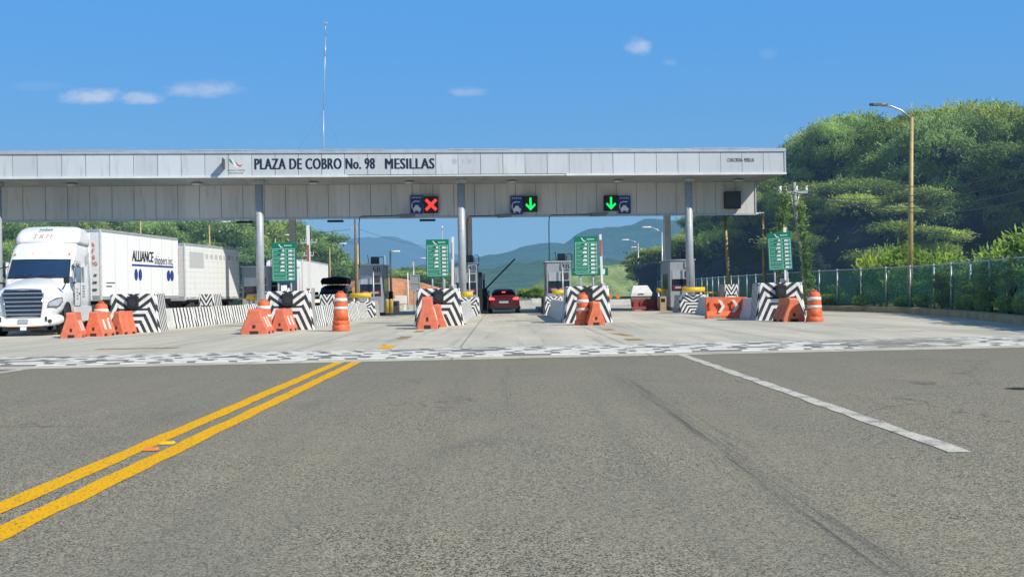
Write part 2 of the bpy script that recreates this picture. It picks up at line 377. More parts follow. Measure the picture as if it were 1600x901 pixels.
# concrete apron
m = MT('apron_concrete', 0.85, 0, 0.3); p = m.pos(); x, y, z = m.xyz(p)
n1 = m.noise(m.vec(x*0.8, y*0.12, 0.0), 0.8, 5, 0.6); n2 = m.noise(p, 7, 5, 0.7); n3 = m.noise(p, 45, 3, 0.7); n4 = m.noise(p, 0.25, 3)
c = m.mix(n1.step(0.3, 0.7), (0.42, 0.395, 0.315), (0.62, 0.57, 0.44)); c = m.mix(n2.step(0.5, 0.8)*0.5, c, (0.35, 0.325, 0.265)); c = m.mix(n3*0.3, c, (0.6, 0.57, 0.49))
c = m.mix(n4.step(0.5, 0.7)*0.35, c, (0.50, 0.45, 0.36))
jx = ((x+1.0)/3.75).frac(); jy = ((y+0.3*x)/4.6).frac()
jn = (jx.lt(0.012)).mx(jy.lt(0.012))
c = m.mix(jn*0.6, c, (0.12, 0.115, 0.105))
sn = m.noise(m.vec(x*3.0, y*0.10, 0.0), 1.2, 4, 0.65)
lane = ((x-0.1)/1.6).abs().lt(1.0)
tr = sn.step(0.52, 0.72)*0.35
c = m.mix(tr, c, (0.16, 0.158, 0.15))
# swept curved tyre marks
yy = m.noise(m.vec(x*0.12, y*1.4, 3.0), 1.0, 4, 0.6).step(0.60, 0.68)*0.40
c = m.mix(yy, c, (0.17, 0.165, 0.155))
m.setcol(c); m.bump(n2, 0.15, 0.01); M['concrete'] = m.m
def lineext(a, b, t): return a + (b-a)*t
nl, nr = gp(0, 578), gp(1600, 543.5); fl, fr = gp(0, 563), gp(1600, 530)
NL, NR = lineext(nl, nr, -1.6), lineext(nl, nr, 1.55); FL, FR = lineext(fl, fr, -1.6), lineext(fl, fr, 1.55)
asph = sheet('asphalt_road', [(-40,-60),(36,-60),(NR.x,NR.y),(NL.x,NL.y)], 0.008, M['asphalt'])
kerb_pts = [(11.5,12),(13.2,22)]+[tuple(gp(a, b)[:2]) for a, b in ((1600,509),(1500,496.5),(1420,490),(1350,487.3),(1280,485.2),(1200,482))]+[(15.4,76),(15.6,100),(15.0,130),(14,165),(12,230)]
conc = sheet('concrete_apron', [(NL.x,NL.y),(NR.x,NR.y),(30,NR.y+1),(20,60),(20,150),(-30,150),(-60,60)], 0.012, M['concrete'])
m = MT('far_road_asphalt', 0.9); n = m.noise(m.pos(), 0.6, 4); m.setcol(m.mix(n, (0.14, 0.14, 0.13), (0.24, 0.23, 0.21)))
sheet('far_road', [(-26,150.01),(14,150.01),(10,260),(-6,420),(-18,420),(-30,260)], 0.006, m.m)
# painted transverse rumble strip, a low real hump
m = MT('worn_rumble_paint', 0.75); o = m.co(); x, y, z = m.xyz(o)
wob = m.noise(m.vec(x, y, 0.0), 0.9, 3)
row = (y/0.30 + wob*0.9); ri = row.floor()
wn = m.nt.nodes.new('ShaderNodeTexWhiteNoise'); wn.noise_dimensions = '1D'; m.nt.links.new(ri.s, wn.inputs['W'])
cx_ = x/0.75 + E(m.nt, wn.outputs['Value'])*3.0 + m.noise(o, 3.0, 3)*0.5
wn2 = m.nt.nodes.new('ShaderNodeTexWhiteNoise'); wn2.noise_dimensions = '2D'; m.nt.links.new(m.vec(cx_.floor(), ri, 0.0), wn2.inputs['Vector'])
dk = (cx_.frac().lt(0.26)).mx(row.frac().lt(0.20))
dk = dk.mx(E(m.nt, wn2.outputs['Value']).lt(0.13))
wear = m.noise(o, 2.2, 5, 0.7)
worn = x.step(6.0, 8.0)*(1.0-x.step(9.2, 10.2))
wf = (wear.step(0.50, 0.66)*0.75 + worn*0.8*m.noise(o, 1.1, 3).step(0.3, 0.55)).cl()
c = m.mix(dk*0.85, (0.82, 0.78, 0.68), (0.08, 0.078, 0.07)); c = m.mix(wf, c, (0.27, 0.25, 0.21))
blu = (m.noise(o, 1.6, 2).step(0.6, 0.66))*x.step(3.0, 4.0)*(1.0-x.step(6.0, 7.5))*(1.0-dk)
c = m.mix(blu*0.6, c, (0.25, 0.5, 0.6)); m.setcol(c)
ang = math.atan2((NR-NL).y, (NR-NL).x); e1 = Vector((math.cos(ang), math.sin(ang), 0)); e2 = Vector((-e1.y, e1.x, 0))
org = gp(785, 557.0); dep = (gp(785, 543)-org).dot(e2)
mb = MB(); prof = [(0,0.013),(0.15,0.03),(0.6,0.05),(dep*0.5,0.065),(dep-0.6,0.05),(dep-0.15,0.03),(dep,0.015)]
mb.loft([[(-45, a, b) for a, b in prof], [(40, a, b) for a, b in prof]], caps=False, closed=False, smooth=True)
rs = mb.build('rumble_strip', m.m, fixn=False); rs.location = org; rs.rotation_euler = (0,0,ang); rs['kind'] = 'structure'
# lane paint
def paint(name, c, lo, hi, wearlim=0.66):
    m = MT(name, 0.85, 0, 0.1); p = m.pos(); n = m.noise(p, 3.0, 5, 0.7); g = m.noise(p, 55, 2, 0.6); h = m.noise(p, 0.9, 3)
    cc = m.mix(h, tuple(v*0.85 for v in c), c); cc = m.mix(g.step(0.56, 0.64)*0.75, cc, (0.10, 0.09, 0.07)); g3 = m.noise(p, 14, 4, .7); cc = m.mix(g3.step(0.60, 0.70)*0.6, cc, (0.20, 0.17, 0.11)); cc = m.mix(n.step(lo, hi)*0.8, cc, (0.17, 0.165, 0.15))
    m.setcol(cc); m.bump(g, 0.4, 0.005); return m.m
M['yellow_line'] = paint('yellow_road_paint', (0.90, 0.47, 0.005), 0.62, 0.72)
M['white_line'] = paint('white_road_paint', (0.66, 0.63, 0.54), 0.46, 0.70)
def strip(name, x, y0, y1, wdt, mat, z=0.013, n=24, jit=0.012, label=None):
    vs = []; fs = []
    for i in range(n+1):
        t = i/n; yy = y0+(y1-y0)*t
        vs += [(x-wdt/2+random.uniform(-jit, jit), yy, z), (x+wdt/2+random.uniform(-jit, jit), yy, z)]
        if i: fs.append((2*i-2, 2*i-1, 2*i+1, 2*i))
    me = bpy.data.meshes.new(name); me.from_pydata(vs, [], fs); me.materials.append(mat); o = bpy.data.objects.new(name, me); col.objects.link(o); o['kind'] = 'structure'; return o
def nearedge(x): t = (x-nl.x)/(nr.x-nl.x); return nl.y+(nr.y-nl.y)*t
strip('yellow_lane_line', -3.03, 1.0, nearedge(-3)-0.02, 0.18, M['yellow_line'], n=60)
strip('yellow_lane_line', -2.70, 1.0, nearedge(-2.7)-0.02, 0.18, M['yellow_line'], n=60)
strip('white_lane_line', 3.36, 8.0, nearedge(3.36)-0.02, 0.165, M['white_line'], n=40, jit=0.02)
def patch(px, py, wx, wy, mat, z=0.017, name='yellow_lane_line', skew=0.0):
    q = gp(px, py); vs = []
    pts = [(-1,-1),(1,-1),(1,1),(-1,1)]
    for a, b in pts: vs.append((q.x+a*wx/2+skew*b, q.y+b*wy/2))
    return sheet(name, vs, z, mat)
M['yellow_worn'] = paint('worn_yellow_paint', (0.66, 0.38, 0.06), 0.36, 0.6)
patch(605, 543, 0.30, 1.5, M['yellow_line']); patch(632, 528, 0.35, 1.8, M['yellow_worn']); patch(655, 518, 0.3, 1.5, M['yellow_worn'])
patch(972, 523, 0.3, 2.0, M['yellow_worn'], skew=-0.1); patch(950, 515, 0.3, 1.5, M['yellow_worn']); patch(990, 531, 0.4, 1.0, M['yellow_worn'])
patch(215, 545, 2.0, 0.5, M['yellow_worn']); patch(596, 548, 0.25, 1.2, M['yellow_line']); patch(1300, 508, .5, .3, M['white_line'], name='white_dash'); patch(1360, 513, .8, .22, M['white_line'], name='white_dash'); patch(1420, 518, .8, .22, M['white_line'], name='white_dash'); patch(1015, 538, .5, .35, M['white_line'], name='white_dash')
m2 = [gp(0, 581), gp(52, 574.5), gp(52, 576.5), gp(0, 584)]
sheet('white_edge_line', [m2[0], m2[3], m2[2], m2[1]], 0.013, M['white_line'])
# raised reflectors between the yellow lines
for (px, py, mt, lb) in [(236, 705, M['amber'], 'broken orange road reflector nearest the camera between the yellow lines'), (262, 695, M['yellow'], 'yellow and white road reflector farther along between the yellow lines'), (600, 540, M['amber'], 'orange road reflector at the edge of the concrete beyond the rumble strip')]:
    q = gp(px, py); mb = MB(); mb.loft([[(-.06,-.05,0),(.06,-.05,0),(.06,.05,0),(-.06,.05,0)],[(-.045,-.03,.02),(.045,-.03,.02),(.045,.03,.02),(-.045,.03,.02)]], smooth=False)
    o = mb.build('road_reflector', mt); o.location = (q.x, q.y, 0.014 if py > 600 else 0.02); tag(o, lb, 'road reflector', 'reflectors on the road')
# small stones / litter
# kerb on the right with planted verge
mb = MB()
def ribbon(mb, pts, prof):
    rings = []
    for i, p in enumerate(pts):
        a = Vector(pts[max(i-1,0)]); b = Vector(pts[min(i+1,len(pts)-1)]); d = (b-a).normalized(); nn = Vector((d.y, -d.x))
        rings.append([(p[0]+nn.x*u, p[1]+nn.y*u, zz) for u, zz in prof])
    mb.loft(rings, True, True, False)
ribbon(mb, kerb_pts, [(0,0.0),(0.03,0.26),(0.30,0.28),(0.30,0.0)])
kb = mb.build('roadside_kerb', M['kerb']); kb['kind'] = 'structure'
m = MT('verge_grass_ground', 0.95); p = m.pos(); n = m.noise(p, 1.5, 4); m.setcol(m.mix(n, (0.05, 0.10, 0.02), (0.16, 0.17, 0.07)))
sheet('grass_verge', [(a+0.3, b) for a, b in kerb_pts]+[(90,230),(90,20)], 0.2, m.m)
# ------------------------------------------------------------------ toll canopy
CL = Vector((15.6, 59.35, 0)); CYAW = R(5.6)
M['col_sq'] = weathered('pale_column_panel', (0.84,0.86,0.88), 0.5, 0, 0.06, 1.2)
canopy = thing('toll_canopy', 'long grey panelled toll plaza canopy on round columns spanning all lanes', 'toll plaza', CL, CYAW)
CM = Matrix.Translation(CL) @ Matrix.Rotation(CYAW, 4, 'Z'); CI = CM.inverted()
def cx(px, ly, py=300):      # local x on the canopy's plane y=ly through pixel column px
    o = CI @ CAM; d = (CI.to_3x3() @ ray(px, py)); t = (ly-o.y)/d.y; return o.x+d.x*t
def czz(px, py, ly):
    o = CI @ CAM; d = (CI.to_3x3() @ ray(px, py)); t = (ly-o.y)/d.y; return o.z+d.z*t
ZS = 7.4; L0 = -58.0
mb = MB()
xs = 0.0; n = 0; g = 0.012
x = -0.06
while x > L0:
    x2 = x-1.19
    dy_ = random.uniform(0, 0.003)
    mb.box(x2+g, x-g, 0.0+dy_, 0.06+dy_, ZS+0.12, ZS+1.24); x = x2
fas = mb.build('fascia_panels', M['fascia'], canopy)
mb = MB(); mb.box(L0, -0.03, 0.085, 0.2, ZS+0.02, ZS+1.34); mb.box(-0.12, -0.06, 0.2, 12.3, ZS+0.02, ZS+1.34); mb.box(L0, -0.06, 12.2, 12.35, ZS+0.02, ZS+1.34); mb.build('fascia_backing', plain('dark_seam', (0.10, 0.115, 0.13), 0.7), canopy)
mb = MB(); mb.box(L0, 0.03, -0.06, 0.3, ZS+1.25, ZS+1.44); mb.box(L0, -0.02, 0.3, 12.4, ZS+1.30, ZS+1.40); mb.box(-0.05, 0.05, 0.3, 12.4, ZS+1.25, ZS+1.44)
mb.box(-0.07, 0.02, -0.04, 0.09, ZS, ZS+1.25)
for k in range(9): 
    a = L0 + k*6.6; mb.box(a, a+3.2, -0.075, -0.055, ZS+1.40, ZS+1.46)
mb.build('roof_cap', M['alu'], canopy)
mb = MB(); xa = cx(543, 0); xb = cx(885, 0)
mb.box(L0, xa, -0.10, 0.12, ZS, ZS+0.11); mb.box(xb, 0.02, -0.10, 0.12, ZS, ZS+0.11); mb.box(xa, xb, 0.0, 0.1, ZS+0.02, ZS+0.09); mb.build('drip_edge', weathered('white_trim', (0.66,0.68,0.69), 0.5, 0, 0.1, 2), canopy)
mb = MB(); mb.box(L0, -0.1, 0.12, 12.2, ZS+0.03, ZS+0.09)
x = 0
while x > L0: mb.box(x-1.17+0.01, x-0.01, 0.14, 4.0, ZS+0.005, ZS+0.03); x -= 1.17
mb.build('soffit', weathered('soffit_panel', (0.34,0.36,0.38), 0.6, 0, 0.15, 0.8), canopy)
BX = -0.35   # inner beam right end
mb = MB(); x = BX-0.05
while x > L0: mb.box(x-1.17+g, x-g, 4.0, 4.05, 5.58, ZS); x -= 1.17
mb.build('beam_panels', M['beam'], canopy)
mb = MB(); mb.box(L0, BX-0.06, 4.06, 4.20, 5.52, ZS+0.02); mb.box(L0, BX-0.06, 4.2, 4.45, 5.52, 5.56); mb.box(BX-0.12, BX-0.06, 4.2, 9.6, 5.75, ZS+0.02); mb.box(L0, BX-0.06, 10.0, 10.4, 6.25, ZS+0.02); mb.build('beam_core', plain('beam_seam', (0.10,0.11,0.12), 0.7), canopy)
mb = MB(); mb.box(L0, BX, 3.96, 4.06, 5.48, 5.57); mb.box(BX-0.05, BX+0.02, 3.95, 4.08, 5.48, ZS); mb.build('beam_trim', M['alu'], canopy)
def column(px, ly, py, name='column', r=0.21):
    x = cx(px, ly, py); mb = MB(); mb.cyl((x, ly, 0), r, ZS+0.02, n=24); mb.box(x-0.27, x+0.27, ly-0.27, ly+0.27, ZS-0.22, ZS-0.02); mb.lathe([(0.34,0),(0.34,0.45),(0.24,0.52)], 20, (x, ly, 0)); return mb.build(name, M['column'], canopy)
for px in (-3, 406.5, 722, 1077.5): column(px, 1.5, 400)
def sqcol(px, ly, py):
    global sqm
    x = cx(px, ly, py); mb = MB(); mb.bbox(x-0.2, x+0.2, ly-0.2, ly+0.2, 0, 6.3, 0.04); mb.build('column', M['col_sq'], canopy)
for px in (117, 458, 733, 1043): sqcol(px, 10.2, 400)
# seams in the column bottom clamp, soffit lamps
for px, py in ((112,292),(308,287),(490,291),(640,289),(800,288),(966,288),(1155,284)):
    x = cx(px, 2.2, py); mb = MB(); mb.lathe([(0.05,ZS-0.16),(0.26,ZS-0.14),(0.3,ZS-0.05),(0.12,ZS-0.02)], 16, (x, 2.2, 0)); mb.build('soffit_lamp', M['alu'], canopy)
for px in (382, 524, 668):
    x = cx(px, 4.6, 344); mb = MB(); mb.bbox(x-0.45, x+0.45, 4.5, 4.9, 5.36, 5.47, 0.02); mb.build('under_beam_panel', M['black_plastic'], canopy)
# lettering
def ctext(body, px0, px1, py0, py1, mat, bold=0.0, ly=-0.003, gap=1.0, name='lettering'):
    pm = (px0+px1)/2
    z1 = czz(pm, py0, ly); z0 = czz(pm, py1, ly); return text(name, body, mat, canopy, cx(px0, ly, py0), cx(px1, ly, py0), z0, z1, ly, bold=bold, char_gap=gap)
ctext('PLAZA DE COBRO No. 98', 398, 585, 247.5, 264.5, M['navy'], 0.030, gap=1.08)
ctext('MESILLAS', 602, 678, 247.5, 264, M['navy'], 0.032, gap=1.08)
ctext('CONCORDIA - MESILLAS', 1136, 1178, 247, 253, M['grey_text'], 0.005)
ctext('CAMINOS Y PUENTES', 355, 383, 265.2, 267.4, M['navy'], 0.0); ctext('FEDERALES', 358, 380, 269.4, 271.6, M['navy'], 0.0)
def cpoly(pts, mat, name, ly=-0.004):
    mb = MB(); v = [(cx(a, ly, b), ly, czz(a, b, ly)) for a, b in pts]; mb.add(v, [tuple(range(len(v)))], False); return mb.build(name, mat, canopy, fixn=False)
cpoly([(357.5,248),(360,249),(363.5,254),(365,257),(361.5,255),(358.5,251.5)], M['green_paint'], 'emblem')
cpoly([(360.5,248),(363,249),(367,254.5),(370,259.5),(375,261.5),(370,262),(366.5,259.5),(363,253)], M['white_mark'], 'emblem')
cpoly([(367,251.5),(370,255),(373,258),(376,258),(379.5,256),(377,260),(373.5,260.8),(370.5,258.5)], M['red_paint'], 'emblem')
cpoly([(706,249),(709,248.5),(713,249),(714,252),(713.5,255.5),(709,256.5),(706.5,253)], plain('faded_mark', (0.40,0.44,0.49)), 'faded_emblem')
cpoly([(731,250),(734,248.5),(737,250),(737,254.5),(734,256.5),(731,254.5)], M['grey_text'] if 0 else plain('faded_mark_round', (0.38,0.42,0.47)), 'faded_emblem')
cpoly([(722.5,249),(723.6,249),(723.6,256),(722.5,256)], plain('faded_bar', (0.35,0.39,0.44)), 'faded_emblem')
# bracket plate beside the emblem: projects from the fascia and throws the slanting shadow
mb = MB(); x = cx(351, 0, 258); mb.box(x-0.02, x+0.02, -0.75, 0.0, ZS+0.45, ZS+0.95); mb.build('sign_bracket', M['dark_metal'], canopy)
# aerial mast on the roof
ly = 5.0; x = cx(505.5, ly, 232); base = CM @ Vector((x, ly, ZS+1.4))
mast = thing('aerial_mast', 'tall thin white radio mast standing on the canopy roof', 'antenna', base)
tz = atD(508.5, 36, base.y).z-base.z; x_t = atD(508.5, 36, base.y).x-base.x
mb = MB(); mb.tube([(0,0,0),(0.03,0,tz*0.37)], 0.032, 8); mb.tube([(0.03,0,tz*0.35),(x_t,0,tz*0.9)], 0.024, 8); mb.tube([(x_t*.8,0,tz*0.76),(x_t*.85,0,tz*0.84)], 0.045, 8); mb.tube([(x_t,0,tz*0.9),(x_t,0,tz)], 0.02, 6); mb.build('pole', M['alu'], mast)
mb = MB()
for a in range(6): mb.tube([(x_t,0,tz*0.98),(x_t+0.12*math.cos(a), 0.12*math.sin(a), tz*1.005)], 0.012, 5)
mb.build('antenna_tip', M['alu'], mast)
mb = MB(); mb.tube([(0.02,0,tz*0.37),(-1.9,0,0.0)], 0.003, 4); mb.tube([(0.02,0,tz*0.37),(1.2,1.5,0.0)], 0.003, 4); mb.build('guy_wire', M['dark_metal'], mast)
mb = MB(); mb.box(-0.6, 0.4, -0.12, 0.12, 0, 0.08); mb.cyl((-0.55,0,0.08), 0.05, 0.14); mb.cyl((0.1,0,0.08), 0.07, 0.12); mb.build('mast_base', M['alu'], mast)
# ------------------------------------------------------------------ lane signals and toll logos
def cthing(name, label, cat, px0, px1, py0, py1, ly=3.9, group=None):
    x0, x1 = cx(px0, ly, py0), cx(px1, ly, py0); z0, z1 = czz((px0+px1)/2, py1, ly), czz((px0+px1)/2, py0, ly)
    c_ = CM @ Vector(((x0+x1)/2, ly, z0)); t = thing(name, label, cat, c_, CYAW, group); return t, x1-x0, z1-z0
def blue_sign(px0, px1, py0, py1, label):
    t, W, HH = cthing('blue_toll_sign', label, 'sign', px0, px1, py0, py1, 3.86, 'blue electronic toll signs on the canopy beam')
    mb = MB(); mb.bbox(-W/2, W/2, -0.02, 0.06, 0, HH, 0.012); mb.build('board', M['sign_blue'], t)
    mb = MB(); y = -0.024
    mb.prism([(-.30*W,.16*HH),(.30*W,.16*HH),(.34*W,.30*HH),(.20*W,.34*HH),(.12*W,.46*HH),(-.12*W,.46*HH),(-.20*W,.34*HH),(-.34*W,.30*HH)], y-0.004, y)
    for s in (-1, 1): mb.cbox((s*.2*W, y-.002, .12*HH), (.1*W, .004, .09*HH))
    pts = [(-.38*W,.30*HH),(-.38*W,.52*HH),(-.3*W,.62*HH),(-.1*W,.68*HH),(.25*W,.66*HH)]
    mb.tube([(a, y, b) for a, b in pts], 0.028, 4, smooth=False)
    mb.build('car_symbol', M['white_mark'], t)
    mb = MB()
    for i in range(5): mb.cbox((-.34*W+i*.165*W, y-.002, .87*HH + (0.01 if i % 2 else 0)), (.12*W, .004, .07*HH))
    mb.build('wordmark', M['sign_line'] if 0 else plain('pale_wordmark', (0.35,0.45,0.7)), t)
blue_sign(641, 660.5, 305, 334, 'blue toll tag sign left of the red cross signal')
blue_sign(797.5, 817, 306, 335, 'blue toll tag sign left of the left green arrow signal')
blue_sign(965.5, 985, 306, 333.5, 'blue toll tag sign right of the right green arrow signal')
def signal(px0, px1, py0, py1, kind, label):
    t, W, HH = cthing('lane_signal', label, 'lane signal', px0, px1, py0, py1, 3.8, 'lane signals on the canopy beam')
    mb = MB(); mb.bbox(-W/2, W/2, -0.06, 0.12, 0, HH, 0.02); mb.build('housing', M['black_plastic'], t)
    mb = MB(); mb.box(-W/2, W/2, -0.16, -0.06, HH-0.03, HH); mb.build('visor', M['dark_metal'], t)
    mb = MB(); c0 = HH*0.5
    if kind == 'x':
        for s in (1,-1):
            a = W*.36; b = .085
            mb.prism([(-a*s-b*.7,c0-a+b*.7*1),( -a*s+b*.7,c0-a-b*.7),(a*s+b*.7,c0+a-b*.7),(a*s-b*.7,c0+a+b*.7)] if s == 1 else [(a-b*.7,c0-a-b*.7),(a+b*.7,c0-a+b*.7),(-a+b*.7,c0+a+b*.7),(-a-b*.7,c0+a-b*.7)], -0.072-(0.004 if s == 1 else 0), -0.062)
        mb.build('red_cross', M['led_red'], t)
    elif kind == 'arrow':
        w_ = W*.075; a = W*.36
        mb.prism([(-w_,HH*.9),(w_,HH*.9),(w_,HH*.30),(-w_,HH*.30)], -0.072, -0.062)
        mb.prism([(0,HH*.08),(a,HH*.42),(a*.8,HH*.54),(0,HH*.28)], -0.076, -0.062); mb.prism([(0,HH*.08),(0,HH*.28),(-a*.8,HH*.54),(-a,HH*.42)], -0.076, -0.062)
        mb.build('green_arrow', M['led_green'], t)
    else:
        mb.box(-W/2+.05, W/2-.05, -0.07, -0.06, .05, HH-.05); mb.build('screen', M['dark_metal'], t)
signal(662, 684.5, 307, 333, 'x', 'lane signal showing a red cross')
signal(817.5, 839.5, 306.5, 331, 'arrow', 'lane signal with green down arrow, just right of a blue sign')
signal(943.5, 965, 305.5, 329.5, 'arrow', 'lane signal with green down arrow, just left of a blue sign')
signal(1131.5, 1157, 299.5, 326, 'off', 'unlit dark square lane signal near the right end of the beam')
# tag reader antennas below the beam with their conduits
for (pa, pb, py, pc, lb) in [(624, 651, 336, 564, 'grey tag reader box under the red cross sign'), (778, 801, 336, 733, 'grey tag reader box left of the left green arrow'), (924, 950, 334, 861, 'grey tag reader box below the right green arrow')]:
    t, W, HH = cthing('tag_reader', lb, 'tag reader', pa, pb, py-3, py+4, 3.4, 'tag reader boxes under the beam')
    mb = MB(); mb.loft([[(-W/2,-.2,0),(W/2*.7,-.2,.02),(W/2*.7,.3,.05),(-W/2,.3,0)],[(-W/2,-.2,.2),(W/2,-.2,.24),(W/2,.3,.27),(-W/2,.3,.2)]], smooth=False); mb.build('housing', plain('reader_grey', (0.16,0.17,0.18)), t)
    dx0 = cx(pc, 3.4, py)-cx((pa+pb)/2, 3.4, py); zlen = 2.75
    s_ = -1 if dx0 < 0 else 1
    mb = MB(); mb.tube([(s_*W/2,0.1,.14),(dx0,0.1,0.10),(dx0+s_*.08,0.1,0.02),(dx0+s_*.12,0.1,-.3),(dx0+s_*.14,0.1,-zlen)], 0.03, 6); mb.build('conduit', M['dark_metal'], t)
# ------------------------------------------------------------------ islands
ISL = {'A': (-14.6, -13.1), 'B': (-9.15, -7.2), 'C': (-3.4, -1.5), 'D': (2.3, 4.2), 'E': (9.7, 11.6)}
DN = {'A': 41.0, 'B': 41.2, 'C': 41.6, 'D': 42.0, 'E': 42.0}
WHERE = {'A': 'beside the white lorry', 'B': 'under booth 5B', 'C': 'under booth 4B', 'D': 'under booth 3B', 'E': 'under the rightmost booth'}
for k, (a, b) in ISL.items():
    mb = MB(); y0, y1 = 59.0, 76.0; pts = [(a,y0+1),(a+.4,y0+.2),((a+b)/2,y0),(b-.4,y0+.2),(b,y0+1),(b,y1),(a,y1)]
    mb.loft([[(p[0],p[1],0.0) for p in pts],[(p[0],p[1],0.2) for p in pts]], smooth=False); o = mb.build('toll_island', M['kerb_grey']); o['kind'] = 'structure'
def block_mesh(W=0.95, HT=1.42, dpt=1.5, curve=0.12):
    mb = MB(); rings = []
    zs = [0, .18, .4, .7, 1.0, 1.25, HT-.04, HT]
    for z in zs:
        t = z/HT; w_ = W - curve*(1-(1-t)**2.0)*1.0; ins = 0.03 if z == HT else 0
        yb = 0.10*t
        r = 0.06
        rings.append([(-w_+ins+r, yb+ins, z),(w_-ins-r, yb+ins, z),(w_-ins, yb+ins+r, z),(w_-ins, dpt-ins, z),(-w_+ins, dpt-ins, z),(-w_+ins, yb+ins+r, z)])
    mb.loft(rings, True, True, False); return mb
BL = {'A': ('leftmost large chevron striped concrete block, beside the white lorry', (208.5, 520)), 'B': ('large chevron striped block second from left, with orange barriers at its left', (450, 516)), 'C': ('large chevron striped block left of the open red car lane', (686, 509.5)), 'D': ('large chevron striped block right of the red car lane', (919, 504.5)), 'E': ('rightmost large chevron striped block, with a tilted green board above', (1221, 500.5))}
def lamp_box(parent, z=1.10, y=-0.04):
    mb = MB(); mb.bbox(-0.19, 0.19, y-0.05, y+0.2, z-0.21, z+0.23, 0.02); o = mb.build('warning_lamp', M['black_plastic'], parent)
    mb = MB(); rings = []
    mb.tube([(0,y-0.05,z),(0,y-0.065,z)], 0.13, 20); mb.build('lens', plain('unlit_lamp_lens', (0.035,0.038,0.042), 0.4), o)
blkmesh = None
for k in 'ABCDE':
    lb, (px, py) = BL[k]; q = gp(px, py)
    t = thing('striped_block', lb, 'concrete block', (q.x, q.y, 0), R({'A': 6, 'B': 5, 'C': 3, 'D': 0, 'E': -4}[k]), 'large chevron striped blocks at the island noses')
    if blkmesh is None: o = block_mesh().build('block_body', M['block'], t); blkmesh = o
    else: o = blkmesh.copy(); col.objects.link(o); o.parent = t
    lamp_box(t)
    DN[k] = q.y
# jersey barriers (each segment its own thing)
def jersey_mesh(L, mat, W=0.30, name='jersey_barrier', HT=0.82):
    mb = MB(); prof = [(-W,0),(-W,.08),(-W*.62,.34),(-W*.36,HT),(W*.36,HT),(W*.62,.34),(W,.08),(W,0)]
    mb.loft([[(x_, 0.02, z_) for x_, z_ in prof],[(x_, L-0.02, z_) for x_, z_ in prof]], True, True, False); return mb.build(name, mat)
def jersey(x, y0, y1, label, mat='jersey', n=None, ang=0.0, scale=1.0, ends=None):
    L = 3.0; n = n or max(1, int(round((y1-y0)/L))); L = (y1-y0)/n
    first = None
    ords = ['nearest', 'second', 'third', 'fourth', 'fifth', 'sixth', 'seventh']
    for i in range(n):
        if first is None: o = first = jersey_mesh(L, M[mat], name='jersey_barrier')
        else: o = first.copy(); col.objects.link(o)
        xx = x + (ends-x)*i/max(1, n) if ends is not None else x
        rz = 0 if ends is None else -math.atan2(ends-x, y1-y0)
        o.location = (xx, y0+L*i, 0.012); o.rotation_euler = (0, 0, rz); tag(o, f'{ords[i]} {label}', 'concrete barrier', 'jersey barriers along the islands')
def sblock(px, py, sc, label, rz=0, name='striped_block'):
    q = gp(px, py); o = blkmesh.copy(); o.parent = None; col.objects.link(o); o.name = name; o.location = (q.x, q.y, 0); o.scale = sc; o.rotation_euler = (0,0,rz); tag(o, label, 'concrete block', 'small chevron striped blocks along the islands'); return o
jersey(-13.35, DN['A']+1.5, DN['A']+4.0, 'plain white concrete barrier behind the leftmost chevron block', 'conc_white', 1)
jersey(-13.35, DN['A']+4.0, 57.5, 'striped concrete barrier in the row beside the white lorry', ends=-12.9)
sblock(322, 506, (0.42, 1.0, 0.98), 'small striped block standing in the barrier row beside the white lorry')
jersey(-7.45, DN['B']+1.5, 56.5, 'striped concrete barrier in the row right of the dark pickup', ends=-7.2)
sblock(511, 503, (0.42, 0.8, 0.90), 'small striped block between the tall orange drum and the dark pickup')
sblock(566, 496.5, (0.80, 1.2, 0.62), 'low wide striped block in front of booth 5B')
sblock(404, 500, (0.9, 1.2, 0.6), 'low striped block behind the barriers left of block two')
jersey(-1.75, DN['C']+1.5, 56.0, 'whitewashed barrier in the row in front of booth 4B', 'jersey')
sblock(733, 494, (0.62, 1.2, 0.70), 'low striped block in front of booth 4B')
jersey(2.60, DN['D']+1.5, 55.5, 'shaded concrete barrier in the row in front of booth 3B', 'conc_white')
sblock(866, 492, (0.55, 1.2, 0.68), 'low striped block in front of booth 3B')
sblock(755, 487.0, (0.5, 1.2, 0.95), 'narrow striped block far behind beside the red car')
jersey(9.95, DN['E']+1.5, 54.5, 'grey concrete barrier behind the orange chevron barrier', 'conc_white')
sblock(1084, 488.5, (0.85, 1.2, 0.66), 'low striped block in front of the rightmost booth')
sblock(1144, 486.0, (0.45, 1.0, 1.02), 'small striped block behind the orange chevron barrier')
jersey(-5.6+0.0, 75.0, 78.0, 'white barrier far away right of booth 5B', 'conc_white', 1)
# yellow guard pipes on posts
def guard(px0, px1, pyc, D, label, r=0.13):
    a = atD(px0, pyc, D); b = atD(px1, pyc, D); t = thing('guard_pipe', label, 'guard rail', ((a.x+b.x)/2, D, 0), 0, 'yellow guard pipes in front of the booths')
    h = a.z; L = b.x-a.x; mb = MB(); mb.cyl((-L/2,0,h), r, L, 'x', 16); mb.build('pipe', M['yellow'], t)
    for s in (-1, 1):
        mb = MB(); mb.cyl((s*L*.32,0,0.15), 0.055, h-0.2); mb.build('leg', M['alu'], t)
guard(385, 408, 466, 58.6, 'yellow guard pipe left of the second chevron block')
guard(547, 580, 461.5, 58.4, 'yellow guard pipe in front of booth 5B')
guard(721, 739, 459.5, 58.4, 'yellow guard pipe in front of booth 4B')
guard(863, 884, 456.5, 58.6, 'yellow guard pipe in front of booth 3B')
guard(1026, 1041, 453.5, 63.0, 'short yellow guard pipe left of the rightmost booth')
